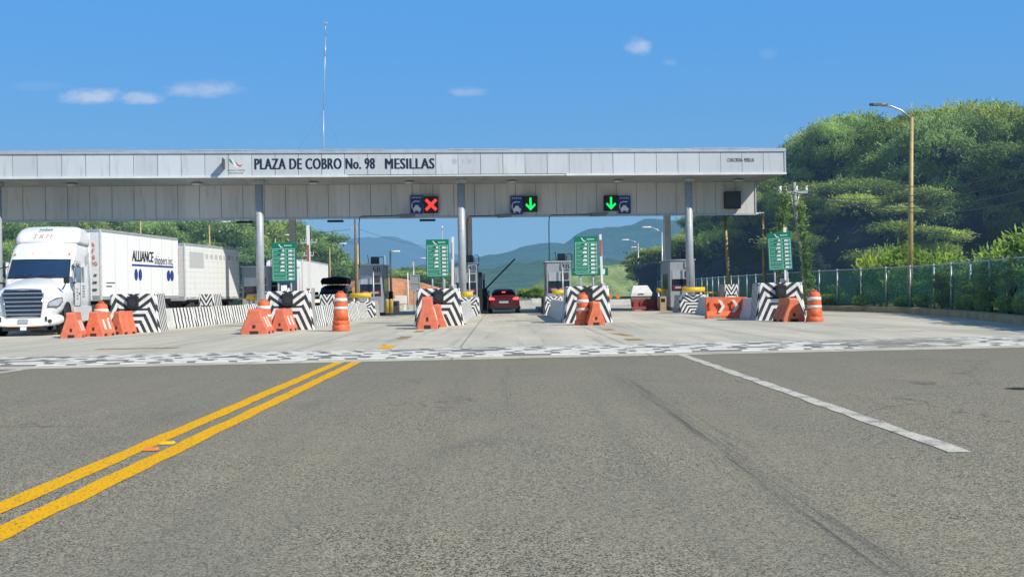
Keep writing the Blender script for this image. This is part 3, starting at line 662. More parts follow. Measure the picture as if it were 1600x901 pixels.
guard(1066, 1101, 452.5, 57.4, 'yellow guard pipe in front of the rightmost booth')
guard(1100, 1129, 457.3, 60, 'thin long yellow bar right of the rightmost booth', 0.05)
# ------------------------------------------------------------------ booths
def booth(px0, px1, D, num, label, gear=True, tall=2.68):
    x0 = xat(px0, D); x1 = xat(px1, D); W = x1-x0; t = thing('toll_booth', label, 'toll booth', (x0, D, 0.2), 0, 'toll booths under the canopy')
    mb = MB(); mb.bbox(0, W, 0, 3.6, 0, tall, 0.03); mb.build('wall', M['booth'], t)
    mb = MB(); mb.box(-0.06, W+0.06, -0.06, 3.66, tall, tall+0.07); mb.build('roof', M['alu'], t)
    for (a, b, z0, z1) in ((.10, .58, 1.62, 2.12),):
        mb = MB(); mb.box(W*a, W*b, -0.03, -0.005, z0, z1); w_ = mb.build('notice_panel', M['alu'], t)
    mb = MB(); mb.box(W*.08, W*.95, -0.02, -0.004, 0.95, 1.62); mb.build('window', M['glass'], t)
    mb = MB(); mb.box(W*.10, W*.93, -0.05, -0.022, 1.0, 1.27); mb.build('maroon_strip', M['maroon'], t)
    mb = MB(); mb.box(W*.2, W*.86, -0.058, -0.052, 1.08, 1.19); mb.build('counter_notice', plain('pale_notice', (0.42,0.36,0.40)), t)
    mb = MB(); mb.box(W*.62, W*.92, -0.04, -0.005, 1.72, 2.08); mb.build('lane_sign', M['dark_metal'], t)
    for s_, xx in ((1, W+.003), (-1, -.003)):
        mb = MB(); mb.box(min(xx, xx+s_*.02), max(xx, xx+s_*.02), 0.9, 2.6, 1.05, 1.95); mb.build('window', M['glass'], t)
        mb = MB(); mb.box(min(xx, xx+s_*.015), max(xx, xx+s_*.015), 2.75, 3.4, 0.05, 2.0); mb.build('door', M['alu'], t)
    mb = MB(); mb.box(W*.60, W*.99, -0.07, -0.008, 2.26, 2.62); pl = mb.build('number_plate', M['booth'], t)
    if num: text('number', num, M['navy'], t, W*.63, W*.96, 2.30, 2.58, -0.078, bold=0.008)
    mb = MB(); mb.cyl((W*.66, -.25, -0.1), 0.045, 2.5, n=8); mb.build('post', M['alu'], t)
    if gear:
        mb = MB(); mb.bbox(W*.5, W*.82, .4, .9, tall+.07, tall+.5, .03); mb.build('air_conditioner', M['dark_metal'], t)
        mb = MB(); mb.tube([(W*.86,.3,tall+.07),(W*.86,.3,tall+.35),(W*.9,.3,tall+.48),(W*1.02,.3,tall+.48),(W*1.08,.3,tall+.38),(W*1.08,.3,tall+.07)], .025, 6); mb.tube([(W*.45,.3,tall+.07),(W*.38,.3,tall+.6)], .02, 5); mb.build('pipe', M['dark_metal'], t)
    return t
booth(378, 419, 61.5, None, 'leftmost toll booth, half hidden behind the round column')
booth(560, 597, 61.5, '5B', 'grey toll booth numbered 5B')
booth(710, 746, 61.5, '4B', 'grey toll booth numbered 4B behind a round column')
booth(854, 892, 61.5, '3B', 'grey toll booth numbered 3B')
booth(1047, 1086, 62.5, None, 'rightmost toll booth in sunlight behind a round column')
# readers, bollards, boom barriers
def cabinet(px0, px1, py1, D, z0, mat, label, name='card_reader', dpt=0.5, cat='card reader'):
    a = atD(px0, py1, D); b = atD(px1, py1, D); mb = MB(); W = b.x-a.x; h = a.z-z0
    t = thing(name, label, cat, (a.x, D, z0)); mb.bbox(0, W, 0, dpt, 0, h, .02); mb.build('body', mat, t); mb = MB(); mb.box(W*.2, W*.8, -.015, 0.002, h*.62, h*.85); mb.build('screen', M['glass'], t); return t
cabinet(747.5, 753, 425, 62, 0.2, M['black_plastic'], 'tall black column terminal beside booth 4B')
cabinet(753.8, 757.5, 428, 70, 0.012, M['alu'], 'thin grey panel behind the black terminal', 'grey_panel', .1, 'panel')
cabinet(846, 856, 463, 60.5, 0.012, M['black_plastic'], 'low black terminal left of booth 3B')
cabinet(606, 613, 455, 66, 0.2, M['maroon'], 'dark red terminal right of booth 5B')
for px, lb in ((605, 'left yellow bollard right of booth 5B'), (611.5, 'middle yellow bollard right of booth 5B')):
    mb = MB(); mb.lathe([(.11,0),(.11,.72),(.07,.78)], 14); o = mb.build('bollard', weathered('old_yellow_paint', (0.42,0.30,0.08), .7, 0, .3, 5)); p_ = atD(px, 485, 60.0); o.location = (p_.x, 60.0, 0.2); tag(o, lb, 'bollard', 'yellow bollards')
cabinet(614.5, 622, 470, 61, 0.2, M['dark_metal'], 'low dark box right of the yellow bollards', 'equipment_box', .8, 'equipment box')
cabinet(1031, 1041, 463, 62.2, 0.012, M['kerb'], 'tan striped box behind the maroon barrier', 'equipment_box', .8, 'equipment box')
def boom(px, pt, pb, D, label, w_=0.11, lean=0):
    a = atD(px, pb, D); b = atD(px+lean, pt, D); t = thing('boom_arm', label, 'barrier arm', (a.x, D, 0), 0, 'raised red and white barrier arms')
    mb = MB(); z0 = a.z; dx_ = b.x-a.x; mb.loft([[(-w_/2,-.04,z0),(w_/2,-.04,z0),(w_/2,.04,z0),(-w_/2,.04,z0)],[(dx_-w_/2,-.04,b.z),(dx_+w_/2,-.04,b.z),(dx_+w_/2,.04,b.z),(dx_-w_/2,.04,b.z)]], smooth=False); mb.build('arm', M['boom'], t)
    mb = MB(); mb.bbox(-.15, .15, .05, .45, 0.02, max(z0, .9)+.15, .02); mb.build('cabinet', M['alu'], t)
boom(484, 352, 455, 47.5, 'raised red and white arm left of the white far trailer', .13, -3)
boom(707.5, 370, 450, 47.5, 'raised red and white arm right of a tariff board')
boom(941, 366, 447, 47.5, 'white raised arm with red foot, right of a tariff board', .10, -3)
boom(1228, 355, 440, 46.5, 'raised red and white arm behind the tilted tariff board', .12, -2)
a = atD(757, 453, 66); b = atD(804.5, 404.5, 66); t = thing('open_boom_barrier', 'dark barrier arm raised diagonally over the red car', 'barrier arm', (a.x, 66, 0))
mb = MB(); mb.tube([(0,0,a.z),(b.x-a.x,0,b.z)], .05, 6); mb.build('arm', M['dark_metal'], t); mb = MB(); mb.bbox(-.2, .15, .08, .5, 0.2, a.z+.1, .03); mb.build('cabinet', M['dark_metal'], t)
# ------------------------------------------------------------------ tariff boards
def board(pxs, py0, py1, D, label, tilt=0.0, rz=0.0, arm=False):
    c0 = atD((pxs[0]+pxs[1])/2, py1, D); W = (pxs[1]-pxs[0])/F*D; HH = (py1-py0)/F*D
    t = thing('tariff_board', label, 'sign', (c0.x, D, 0), rz, 'green tariff boards over the striped blocks')
    zb = c0.z; r_ = Matrix.Rotation(tilt, 3, 'Y')
    pan = bpy.data.objects.new('board', None)
    mb = MB(); mb.bbox(-W/2, W/2, 0, .05, 0, HH, .01); bo = mb.build('board', M['sign_green'], t); bo.location = (0,0,zb); bo.rotation_euler = (0,tilt,0)
    mb = MB(); y = -.006; top = HH*.84; l = .012
    def ln(x0, x1, z0, z1): mb.box(x0, x1, y, -.001, z0, z1)
    ex = W*.46; n = 8; ln(-ex, ex, top-l, top+l); ln(-ex, ex, HH*.035, HH*.035+2*l); ln(-ex, -ex+2*l, HH*.035, top); ln(ex-2*l, ex, HH*.035, top); ln(W*.10-l, W*.10+l, HH*.035, top)
    for i in range(1, n): z = HH*.035+(top-HH*.035)*i/n; ln(-ex, ex, z-l*.6, z+l*.6)
    mb.build('grid_lines', M['sign_line'], bo)
    mb = MB(); rnd = random.Random(3)
    y = -.009
    for i in range(n):
        z = HH*.035+(top-HH*.035)*(n-1-i+.42)/n; hh = (top-HH*.035)/n
        wv = [.5,.8,1.0,.75,1.0,1.0,0,0][i]*W*.2
        if wv: mb.prism([(W*.04-wv,z-hh*.12),(W*.04,z-hh*.12),(W*.04,z+hh*.2),(W*.01,z+hh*.34),(W*.04-wv*.7,z+hh*.34),(W*.04-wv,z+hh*.05)], y, -.002)
        mb.prism([(W*.2,z-hh*.2),(W*.36,z-hh*.2),(W*.36,z+hh*.25),(W*.2,z+hh*.25)], y, -.002)
        mb.box(W*.38, W*.43, y, -.002, z-hh*.08, z+hh*.12)
    mb.prism([(-W*.22,HH*.96),(-W*.17,HH*.96),(-W*.09,HH*.89),(W*.0,HH*.885),(-W*.06,HH*.865),(-W*.12,HH*.875)], y, -.002)
    mb.build('symbols', M['white_mark'], bo)
    mb = MB(); y = -.008
    for i in range(n):
        z = HH*.035+(top-HH*.035)*(n-1-i+.55)/n; x_ = -ex+.05
        for j in range([3,2,4,3,3,3,7,8][i]):
            wl = rnd.uniform(.04,.07)*W; mb.box(x_, x_+wl, y, -.002, z-.012, z+.016); x_ += wl+.012
            if x_ > W*.02: break
    x_ = W*.03
    for j in range(5): mb.box(x_, x_+W*.055, y, -.002, HH*.905, HH*.94); x_ += W*.065
    mb.build('small_print', M['sign_line'], bo)
    for s in ((-.25, .28) if not arm else (.02,)):
        mb = MB(); mb.cyl((s*W, .09, 0.3), .035, zb+HH*.5-.3, n=8); mb.build('post', M['alu'], t)
board((425, 462.5), 379, 440, 44.5, 'green tariff board above the second chevron block, beside the white far trailer')
board((666.5, 702), 374, 433, 44.5, 'green tariff board left of booth 4B')
board((898, 935), 369, 430, 44.5, 'green tariff board right of booth 3B in front of a highway sign')
board((1202, 1238.5), 363, 422, 44.5, 'tilted green tariff board at the far right in front of dark trees', tilt=R(-2.0), rz=R(-6))
# ------------------------------------------------------------------ orange barriers and drums
def slot_prism(mb, x0, x1, y, z0, z1): mb.box(x0, x1, y-.01, y, z0, z1)
def wbarrier(L=1.05, mat='orange_faded', HT=.82, wb=.33, wt=.14):
    t = thing('water_barrier', '', 'water barrier')
    mb = MB()
    prof = [(-wb,0.0),(-wb,.14),(-wb*.93,.18),(-wt*1.2,HT*.72),(-wt,HT),(wt,HT),(wt*1.2,HT*.72),(wb*.93,.18),(wb,.14),(wb,0.0)]
    st = [0.0, .03, L-.03, L]
    rings = []
    for i, y in enumerate(st):
        s_ = .93 if i in (0, 3) else 1.0
        rings.append([(x_*s_, y, z_*(s_ if z_ > .2 else 1)) for x_, z_ in prof])
    mb.loft(rings, True, True, False); mb.build('shell', M[mat], t)
    mb = MB()
    for y in (L*.3, L*.66):
        for s_ in (-1, 1):
            mb = MB(); a0, a1 = (wb*.9, .22), (wt*1.3, HT*.68)
            mb.add([(s_*(a0[0]+.012), y-.07, a0[1]),(s_*(a0[0]+.012), y+.07, a0[1]),(s_*(a1[0]+.012), y+.05, a1[1]),(s_*(a1[0]+.012), y-.05, a1[1]),
                    (s_*(a0[0]-.03), y-.07, a0[1]),(s_*(a0[0]-.03), y+.07, a0[1]),(s_*(a1[0]-.03), y+.05, a1[1]),(s_*(a1[0]-.03), y-.05, a1[1])],
                   [(0,1,2,3),(0,3,7,4),(1,5,6,2),(3,2,6,7),(0,4,5,1)], False)
            mb.build('side_rib', M['reflective'] if mat == 'orange_faded' else M[mat], t)
    mb = MB(); mb.box(-.035, .035, -.012, .03, .2, .3); mb.build('end_hole', M['hole'], t)
    mb = MB(); mb.box(-.1, .1, -.012, .03, .0, .10)
    mb.build('foot_slot', M['hole'], t)
    for y in (L*.2, L*.75):
        for s_ in (-1, 1): mb = MB(); mb.box(min(s_*wb-.01, s_*wb+.008), max(s_*wb-.01, s_*wb+.008), y-.1, y+.1, 0, .08); mb.build('foot_slot', M['hole'], t)
    mb = MB(); mb.cyl((0, L*.5, HT-.01), .05, .035, n=12); mb.build('filler_cap', M[mat], t)
    return t
PB = wbarrier()
PB2 = wbarrier(1.0, 'orange_mid', 0.84, .30, .12)
grpw = 'orange water filled barriers by the islands'
def put(proto, px, py, rz, label, grp=grpw, sc=1.0, flag={}):
    q = gp(px, py)
    if proto.name not in flag: flag[proto.name] = 1; c_ = proto
    else: c_ = dup(proto, (0,0,0))
    c_.location = (q.x, q.y, 0.012); c_.rotation_euler = (0,0,R(rz)); c_.scale = (sc,)*3 if isinstance(sc, (int, float)) else sc; c_['label'] = label; c_['group'] = grp; return c_
put(PB, 111, 528.5, 12, 'orange water barrier nearest the white lorry, leftmost of all')
put(PB, 146, 526, -3, 'second orange barrier from the left, between lorry wheel and drum')
put(PB2, 182, 523, -12, 'plain orange barrier touching the leftmost chevron block', sc=(.85,.9,.95))
put(PB, 397, 522.5, 1, 'wide faded orange barrier in front, left of block two', sc=(1.35,1.1,1.0))
put(PB, 437, 518, -6, 'orange barrier leaning on the second chevron block', sc=(1.0,1.0,.95))
put(PB, 668, 514.5, 2, 'tall orange barrier in front of the block left of the red car', sc=(1.1,1.0,1.36))
put(PB, 683, 511.5, 2, 'low orange barrier behind the tall one, left of the red car lane', sc=(.95,1.0,1.0))
put(PB2, 932, 508.5, 5, 'orange barrier right of the drum on the block right of the red car', sc=(1.05,1,1.0))
put(PB2, 1241, 503, 8, 'orange barrier in front of the rightmost chevron block', sc=(1.35,1.0,1.0))
# long side-on barriers with chevrons
def longbarrier(label, mat, W, HT, arrows, loc, rz=0):
    t = thing('water_barrier', label, 'water barrier', loc, rz, grpw)
    mb = MB(); d0, d1 = .26, .1
    def ring(x_): return [(x_,-d0,0),(x_,-d0,.12),(x_,-d1*1.3,HT*.35),(x_,-d1,HT),(x_,d1,HT),(x_,d1*1.3,HT*.35),(x_,d0,.12),(x_,d0,0)]
    mb.loft([ring(-W/2), ring(W/2)], True, True, False); mb.build('shell', M[mat], t)
    for s_ in (-.27, .27): mb = MB(); mb.prism([(W*s_-.2,0.0),(W*s_+.2,0.0),(W*s_+.14,.09),(W*s_-.14,.09)], -d0-.006, -d0+.004); mb.build('foot_slot', M['kerb_grey'], t)
    for x_ in (-.42, -.15, .12, .40): mb = MB(); mb.box(W*x_-.03, W*x_+.03, -d1-.10, -d1+.0, HT*.45, HT*.8); mb.build('side_rib', M[mat], t)
    if arrows:
        mb = MB(); 
        for s_ in (-.24, .10):
            a = W*s_; z0, z1, zm = HT*.28, HT*.88, HT*.58; k_ = .13; y_ = -d1*1.3-.12
            mb.prism([(a,z1),(a+k_,z1),(a+k_+.17,zm),(a+.17,zm)], y_, y_+.03); mb.prism([(a+.17,zm),(a+k_+.17,zm),(a+k_,z0),(a,z0)], y_, y_+.03)
        mb.build('chevron', M['reflective'], t)
    return t
q = gp(1135, 497.5); longbarrier('long orange barrier with two white right-pointing chevrons', 'orange', 1.68, .86, True, (q.x, q.y, .012), R(1))
q = gp(1007, 485.5); longbarrier('dark maroon barrier standing in the shade of the canopy', 'maroon_plastic', 1.5, .70, False, (q.x, q.y, .012))
q = gp(1170, 490); longbarrier('short orange barrier lying behind the rightmost block', 'orange', .95, .78, False, (q.x, q.y+3, .012), R(35))
def drum(mat='orange', tall=False):
    t = thing('traffic_drum', '', 'traffic drum')
    z = 0.0
    mb = MB()
    if tall:
        mb.lathe([(.30,0),(.31,.03),(.31,.20),(.28,.22),(.28,.24),(.30,.26),(.30,.34),(.26,.38)], 8); z = .26
    else: mb.lathe([(.31,0),(.32,.03),(.31,.16),(.26,.2)], 8)
    mb.build('base', M[mat], t)
    prof = [(.26,z+.10),(.26,z+.42),(.245,z+.44),(.235,z+.62),(.24,z+.64),(.225,z+.86),(.21,z+.9),(.21,z+.98),(.19,z+1.04),(.13,z+1.08),(.10,z+1.10)]
    mb = MB(); mb.lathe(prof, 24); mb.build('barrel', M[mat], t)
    for (a, b, r0, r1) in ((z+.50, z+.60, .2445, .2405), (z+.78, z+.90, .2385, .222)):
        mb = MB(); mb.lathe([(r0+.004,a),(r1+.006,b)], 24); mb.build('reflective_band', M['reflective'], t)
    mb = MB(); mb.tube([(-.09,0,z+1.08),(-.08,0,z+1.13),(.08,0,z+1.13),(.09,0,z+1.08)], .022, 6); mb.build('handle', M[mat], t); return t
DR = drum(); DT = drum(tall=True); gd = 'orange drums with white reflective bands'
put(DR, 159, 524.5, 0, 'orange drum beside the leftmost chevron block', gd)
put(DR, 413, 518.5, 0, 'pointed orange drum wedged between two barriers at block two', gd)
DT['group'] = gd; put(DT, 533, 517.5, 0, 'tall free standing orange drum on stacked bases in the open lane', gd, (.98,.98,.97))
put(DR, 911, 508, 0, 'orange drum in front of the block right of the red car', gd, (.95,.95,1.02))
put(DR, 1273, 503, 0, 'dirty orange drum at the far right of the islands', gd, (1.0,1.0,.97))
q = gp(665, 512); 
# ------------------------------------------------------------------ wheel helper
def wheel(parent, x, y, r, w_, side=1, name='wheel', rimr=.55):
    mb = MB(); mb.tube([(x-w_/2,y,r),(x-w_*.42,y,r),(x+w_*.42,y,r),(x+w_/2,y,r)], [r*.93,r,r,r*.93], 24); o = mb.build(name, M['rubber'], parent)
    mb = MB(); xx = x+side*w_/2; mb.tube([(xx-side*.02,y,r),(xx+side*.012,y,r)], r*rimr, 16); mb.tube([(xx,y,r),(xx+side*.06,y,r)], r*.2, 10); mb.build('rim', M['rim'], o)
# ------------------------------------------------------------------ white lorry
def plan(hw, yf, yr, bow, rc, z, n=9):
    pts = []
    for i in range(n):                                  # front from -x to +x
        u = -1+2*i/(n-1); pts.append((u*(hw-rc), yf+bow*u*u, z))
    cy_ = yf+bow+rc*.9
    for a in (25, 50, 75): pts.append((hw-rc+rc*math.sin(R(a)), cy_-rc*.9*math.cos(R(a)), z))
    m_ = 6
    for i in range(m_): pts.append((hw, cy_+(yr-cy_)*i/(m_-1), z))
    for i in range(1, 5): pts.append((hw-2*hw*i/5, yr, z))
    for i in range(m_): pts.append((-hw, yr-(yr-cy_)*i/(m_-1), z))
    for a in (75, 50, 25): pts.append((-(hw-rc)-rc*math.sin(R(a)), cy_-rc*.9*math.cos(R(a)), z))
    return pts
def lerp_tab(tab, z):
    for i in range(len(tab)-1):
        if z <= tab[i+1][0]:
            t = (z-tab[i][0])/(tab[i+1][0]-tab[i][0]); t = max(0, t); return [a+(b-a)*t for a, b in zip(tab[i][1:], tab[i+1][1:])]
    return list(tab[-1][1:])
def tractor(label, loc, rz, detail=True, group='white lorries'):
    t = thing('semi_lorry', label, 'lorry', loc, rz)
    YR = 6.0
    # cab: z -> hw, yfront, bow, corner
    tab = [(0.75,1.17,2.15,.10,.20),(2.0,1.17,2.12,.16,.22),(2.76,1.13,2.66,.24,.24),(2.82,1.13,2.70,.24,.26),(3.15,1.12,3.00,.28,.28),(3.38,1.06,3.40,.28,.30),(3.44,1.00,3.70,.25,.30)]
    zs = [.75,1.2,1.6,2.0,2.2,2.4,2.6,2.76,2.82,2.98,3.15,3.27,3.38,3.44]
    mb = MB(); rings = []
    for z in zs: hw, yf, bow, rc = lerp_tab(tab, z); rings.append(plan(hw, yf, YR, bow, rc, z))
    mb.loft(rings, True, True, True); mb.build('cab', M['white_truck'], t)
    mb = MB(); tab2 = [(3.40,1.14,3.62,.12,.32),(3.55,1.15,3.60,.14,.34),(3.75,1.13,3.78,.18,.34),(3.92,1.08,4.05,.2,.36),(4.04,.98,4.4,.2,.36),(4.09,.84,4.75,.18,.34)]
    rings = []
    for z in (3.40,3.48,3.55,3.65,3.75,3.84,3.92,3.99,4.04,4.09): hw, yf, bow, rc = lerp_tab(tab2, z); rings.append(plan(hw, yf, YR+.12, bow, rc, z))
    mb.loft(rings, True, True, True); fa = mb.build('roof_fairing', M['white_truck'], t)
    # windscreen patch wraps the front of the cab
    mb = MB(); rows = []
    for z in (2.06,2.2,2.35,2.5,2.62,2.74):
        hw, yf, bow, rc = lerp_tab(tab, z); p_ = plan(hw, yf, YR, bow, rc, z); row = [p_[-1]]+p_[0:10]
        cen = Vector((0, 4, z)); rows.append([tuple(Vector(q_)+(Vector(q_)-cen).normalized()*.018) for q_ in row])
    mb.loft(rows, False, False, True); ws = mb.build('windscreen', M['truck_glass'], t, fixn=False)
    mb = MB()
    for rr in (rows[0], rows[-1]): mb.tube(rr, .022, 5)
    mb.tube([r_[0] for r_ in rows], .022, 5); mb.tube([r_[-1] for r_ in rows], .022, 5)
    for x_ in (-.45, .4): mb.tube([(x_-.35, 2.12, 2.12),(x_+.25, 2.22, 2.2)], .012, 4)
    mb.build('wiper_frame', M['black_plastic'], t)
    # hood: y stations
    def sec(y, hw, z0, z1, crown=.12, e=3.2, nn=28):
        pts = []
        for i in range(nn):
            a = 2*math.pi*i/nn; c_, s_ = math.cos(a), math.sin(a)
            px_ = hw*math.copysign(abs(c_)**(2/e), c_); zc = (z0+z1)/2; pz = zc+(z1-z0)/2*math.copysign(abs(s_)**(2/e), s_)
            if s_ > 0: pz += crown*(1-(px_/hw)**2)*abs(s_)
            pts.append((px_, y, pz))
        return pts
    mb = MB(); mb.loft([sec(-.02,.70,.62,1.52,.05), sec(.05,.86,.60,1.60,.07), sec(.25,1.03,.60,1.66,.10), sec(.7,1.14,.60,1.70,.14), sec(1.4,1.18,.62,1.80,.16), sec(2.2,1.20,.66,1.93,.14), sec(2.5,1.20,.70,1.98,.10)], True, True, True); mb.build('bonnet', M['white_truck'], t)
    # bumper
    mb = MB(); mb.loft([sec(-.10,.86,.36,.66,0), sec(-.05,.98,.33,.72,0), sec(.15,1.12,.32,.78,0), sec(.55,1.20,.32,.80,0), sec(.75,1.18,.36,.78,0)], True, True, True); mb.build('bumper', M['white_truck'], t)
    mb = MB(); mb.bbox(-.7, .7, -.05, .5, .20, .36, .03); mb.build('lower_valance', M['black_plastic'], t)
    # grille
    mb = MB(); mb.prism([(-.56,.66),(.56,.66),(.66,1.48),(.58,1.60),(-.58,1.60),(-.66,1.48)], -.075, .0); gr_ = mb.build('grille', plain('grille_dark', (0.02,0.035,0.07), .4), t)
    mb = MB()
    for i in range(6): z = .74+i*.145; w_ = .56+.1*(z-.66)/.9; mb.box(-w_, w_, -.115, -.078, z, z+.045)
    mb.tube([(-.56,-.09,.66),(-.67,-.09,1.48),(-.58,-.09,1.61),(0,-.09,1.635),(.58,-.09,1.61),(.67,-.09,1.48),(.56,-.09,.66),(-.56,-.09,.66)], .028, 6); mb.build('grille_bars', M['chrome'], gr_)
    mb = MB(); mb.box(-.16,.16,-.14,-.11,.46,.60); mb.build('number_plate', M['alu'], t)
    mb = MB(); mb.box(-.10,.10,-.12,-.10,.22,.34); mb.build('tow_tag', M['white_mark'], t)
    mb = MB(); mb.box(.2,.5,-.11,-.09,.335,.365); mb.box(-.5,-.2,-.11,-.09,.335,.365); mb.build('marker_strip', M['amber'], t)
    for s_ in (-1, 1):
        mb = MB(); q_ = [(.78,-.01,1.02),(.82,-.02,1.18),(1.0,.22,1.30),(1.155,.52,1.33),(1.165,.52,1.16),(1.06,.22,1.02)]
        v_ = [(s_*(a+.012), b-.035, c_) for a, b, c_ in q_]; v2 = [(s_*(a-.05), b+.08, c_) for a, b, c_ in q_]; n_ = len(v_)
        mb.add(v_+v2, [tuple(range(n_))]+[(i,(i+1)%n_,n_+(i+1)%n_,n_+i) for i in range(n_)], False); hl = mb.build('headlight', M['lens'], t)
        mb = MB(); mb.tube([(s_*(a+.014), b-.04, c_) for a, b, c_ in q_+[q_[0]]], .014, 4); mb.build('headlight_trim', M['black_plastic'], hl)
        mb = MB(); mb.tube([(s_*.86,-.07,.52),(s_*.86,-.11,.52)], .07, 10); mb.build('fog_light', M['dark_metal'], t)
        mb = MB(); mb.box(s_*.74-.03, s_*.74+.03, -.12, -.08, .52, .68); mb.build('tow_eye', M['black_plastic'], t)
        # mirrors
        mb = MB(); mb.bbox(s_*1.42-.11, s_*1.42+.11, 2.0, 2.16, 1.86, 2.44, .05); mi = mb.build('mirror', M['chrome'], t)
        mb = MB(); mb.tube([(s_*1.15,2.6,1.86),(s_*1.42,2.12,1.92)], .035, 6); mb.tube([(s_*1.1,2.7,2.5),(s_*1.42,2.12,2.38)], .02, 6); mb.build('mirror_arm', M['black_plastic'], mi)
        mb = MB(); mb.tube([(s_*1.10,.9,1.62),(s_*1.22,.75,1.80),(s_*1.28,.68,1.92)], .025, 6); mb.bbox(s_*1.28-.10, s_*1.28+.10, .6, .72, 1.82, 2.06, .04); mb.build('hood_mirror', M['black_plastic'], t)
        # side: door window, vent window, steps, tank
        X = s_*1.172
        def sp(name, y0, y1, z0, z1, mat, th=.012, par=None):
            mb = MB(); mb.box(min(X, X+s_*th), max(X, X+s_*th), y0, y1, z0, z1); return mb.build(name, mat, par or t)
        dr = sp('door', 2.62, 3.75, 1.02, 2.66, M['white_truck'])
        mb = MB(); xx = X+s_*.014; mb.add([(xx,2.62,1.90),(xx,3.66,1.90),(xx,3.66,2.62),(xx,2.95,2.62),(xx,2.62,2.2)], [(0,1,2,3,4)], False); mb.build('door_window', M['glass'], dr, fixn=False)
        mb = MB(); mb.box(min(xx, xx+s_*.03), max(xx, xx+s_*.03), 3.45, 3.62, 1.45, 1.5); mb.build('handle', M['black_plastic'], dr)
        mb = MB()
        for a, b in (((2.60,1.0),(2.60,2.68)),((2.60,2.68),(3.77,2.68)),((3.77,2.68),(3.77,1.0)),((3.77,1.0),(2.60,1.0))): mb.tube([(xx,a[0],a[1]),(xx,b[0],b[1])], .009, 4)
        mb.build('door_seam', M['grey_text'], dr)
        sp('sleeper_window', 4.3, 4.62, 1.9, 2.5, M['glass'])
        sp('side_skirt', 2.6, 6.0, .42, .98, M['white_truck'], .03)
        mb = MB(); mb.cyl((s_*.85, 3.9, .60), .30, 1.6, 'y', 18); mb.build('fuel_tank', M['rim'], t)
        wheel(t, s_*1.02, 1.25, .51, .30, s_)
        mb = MB(); mb.tube([(s_*1.195,1.25+.6*math.cos(a), .55+.6*math.sin(a)) for a in np.linspace(0.05, math.pi-.05, 14)], .035, 5); mb.build('wheel_arch', M['black_plastic'], t)
        mb = MB(); mb.tube([(s_*1.14,1.25,.55),(s_*1.200,1.25,.55)], .57, 24); mb.build('wheel_well', M['black_plastic'], t)
        for y_ in (6.6, 7.9): wheel(t, s_*.98, y_, .51, .56, s_, rimr=.5)
    mb = MB(); mb.box(-.45,.45,5.8,8.9,.75,1.05); mb.build('chassis', M['dark_metal'], t)
    for x_ in (-.95,-.28,0,.28,.95):
        mb = MB(); mb.bbox(x_-.025,x_+.025,2.84+.2*x_*x_,2.98+.2*x_*x_,2.90,3.0,.01); mb.build('marker_light', M['amber'], t)
    mb = MB()
    # rear air deflector gap and stack
    mb.box(-1.15,-1.0,6.0,6.35,1.2,3.9); mb.build('side_extender', M['white_truck'], t); mb = MB(); mb.box(1.05,1.17,6.0,6.35,1.2,3.9); mb.build('side_extender', M['white_truck'], t)
    if detail:
        text('lettering', 'TRM', plain('dull_red_letter', (0.55,0.18,0.17)), t, -.42, .26, 3.59, 3.73, 3.60, bold=0, shear=.3, char_gap=1.4)
        mb = MB()
        for i in range(5): a = -.28+i*.1; mb.prism([(a,3.90),(a+.11,3.90),(a+.07,3.95+.02*(i == 2)),(a+.02,3.94)], 3.90, 3.93)
        mb.build('emblem', M['green_paint'], t)
        mb = MB()
        for i in range(5): mb.box(1.187,1.196,5.0,5.28,2.95-.08*i,3.0-.08*i)
        for i in range(4): mb.box(1.187,1.196,3.0,3.3,1.62-.12*i,1.67-.12*i)
        for i in range(5): mb.box(1.187,1.196,4.2,4.7,1.75-.10*i,1.79-.10*i)
        mb.build('small_print', plain('faint_print', (0.35,0.33,0.36)), t)
        mb = MB(); mb.box(1.187,1.20,2.30,2.5,1.30,1.5); mb.build('badge', M['grey_text'], t)
    return t
def trailer(parent, y0, L, x0, yaw, mat, name='trailer', z0=1.18, z1=4.08, dirty=False):
    r = bpy.data.objects.new(name, None); col.objects.link(r); return r
LX, LY = -16.75, 38.3
lorry_yaw = R(11)
q = atD(96, 500, 38.2)
loc = Vector((q.x, 38.2, 0)) - Matrix.Rotation(lorry_yaw, 3, 'Z') @ Vector((1.17, .25, 0))
lor = tractor('white long nosed lorry tractor with roof fairing at the left of the plaza', loc, lorry_yaw)
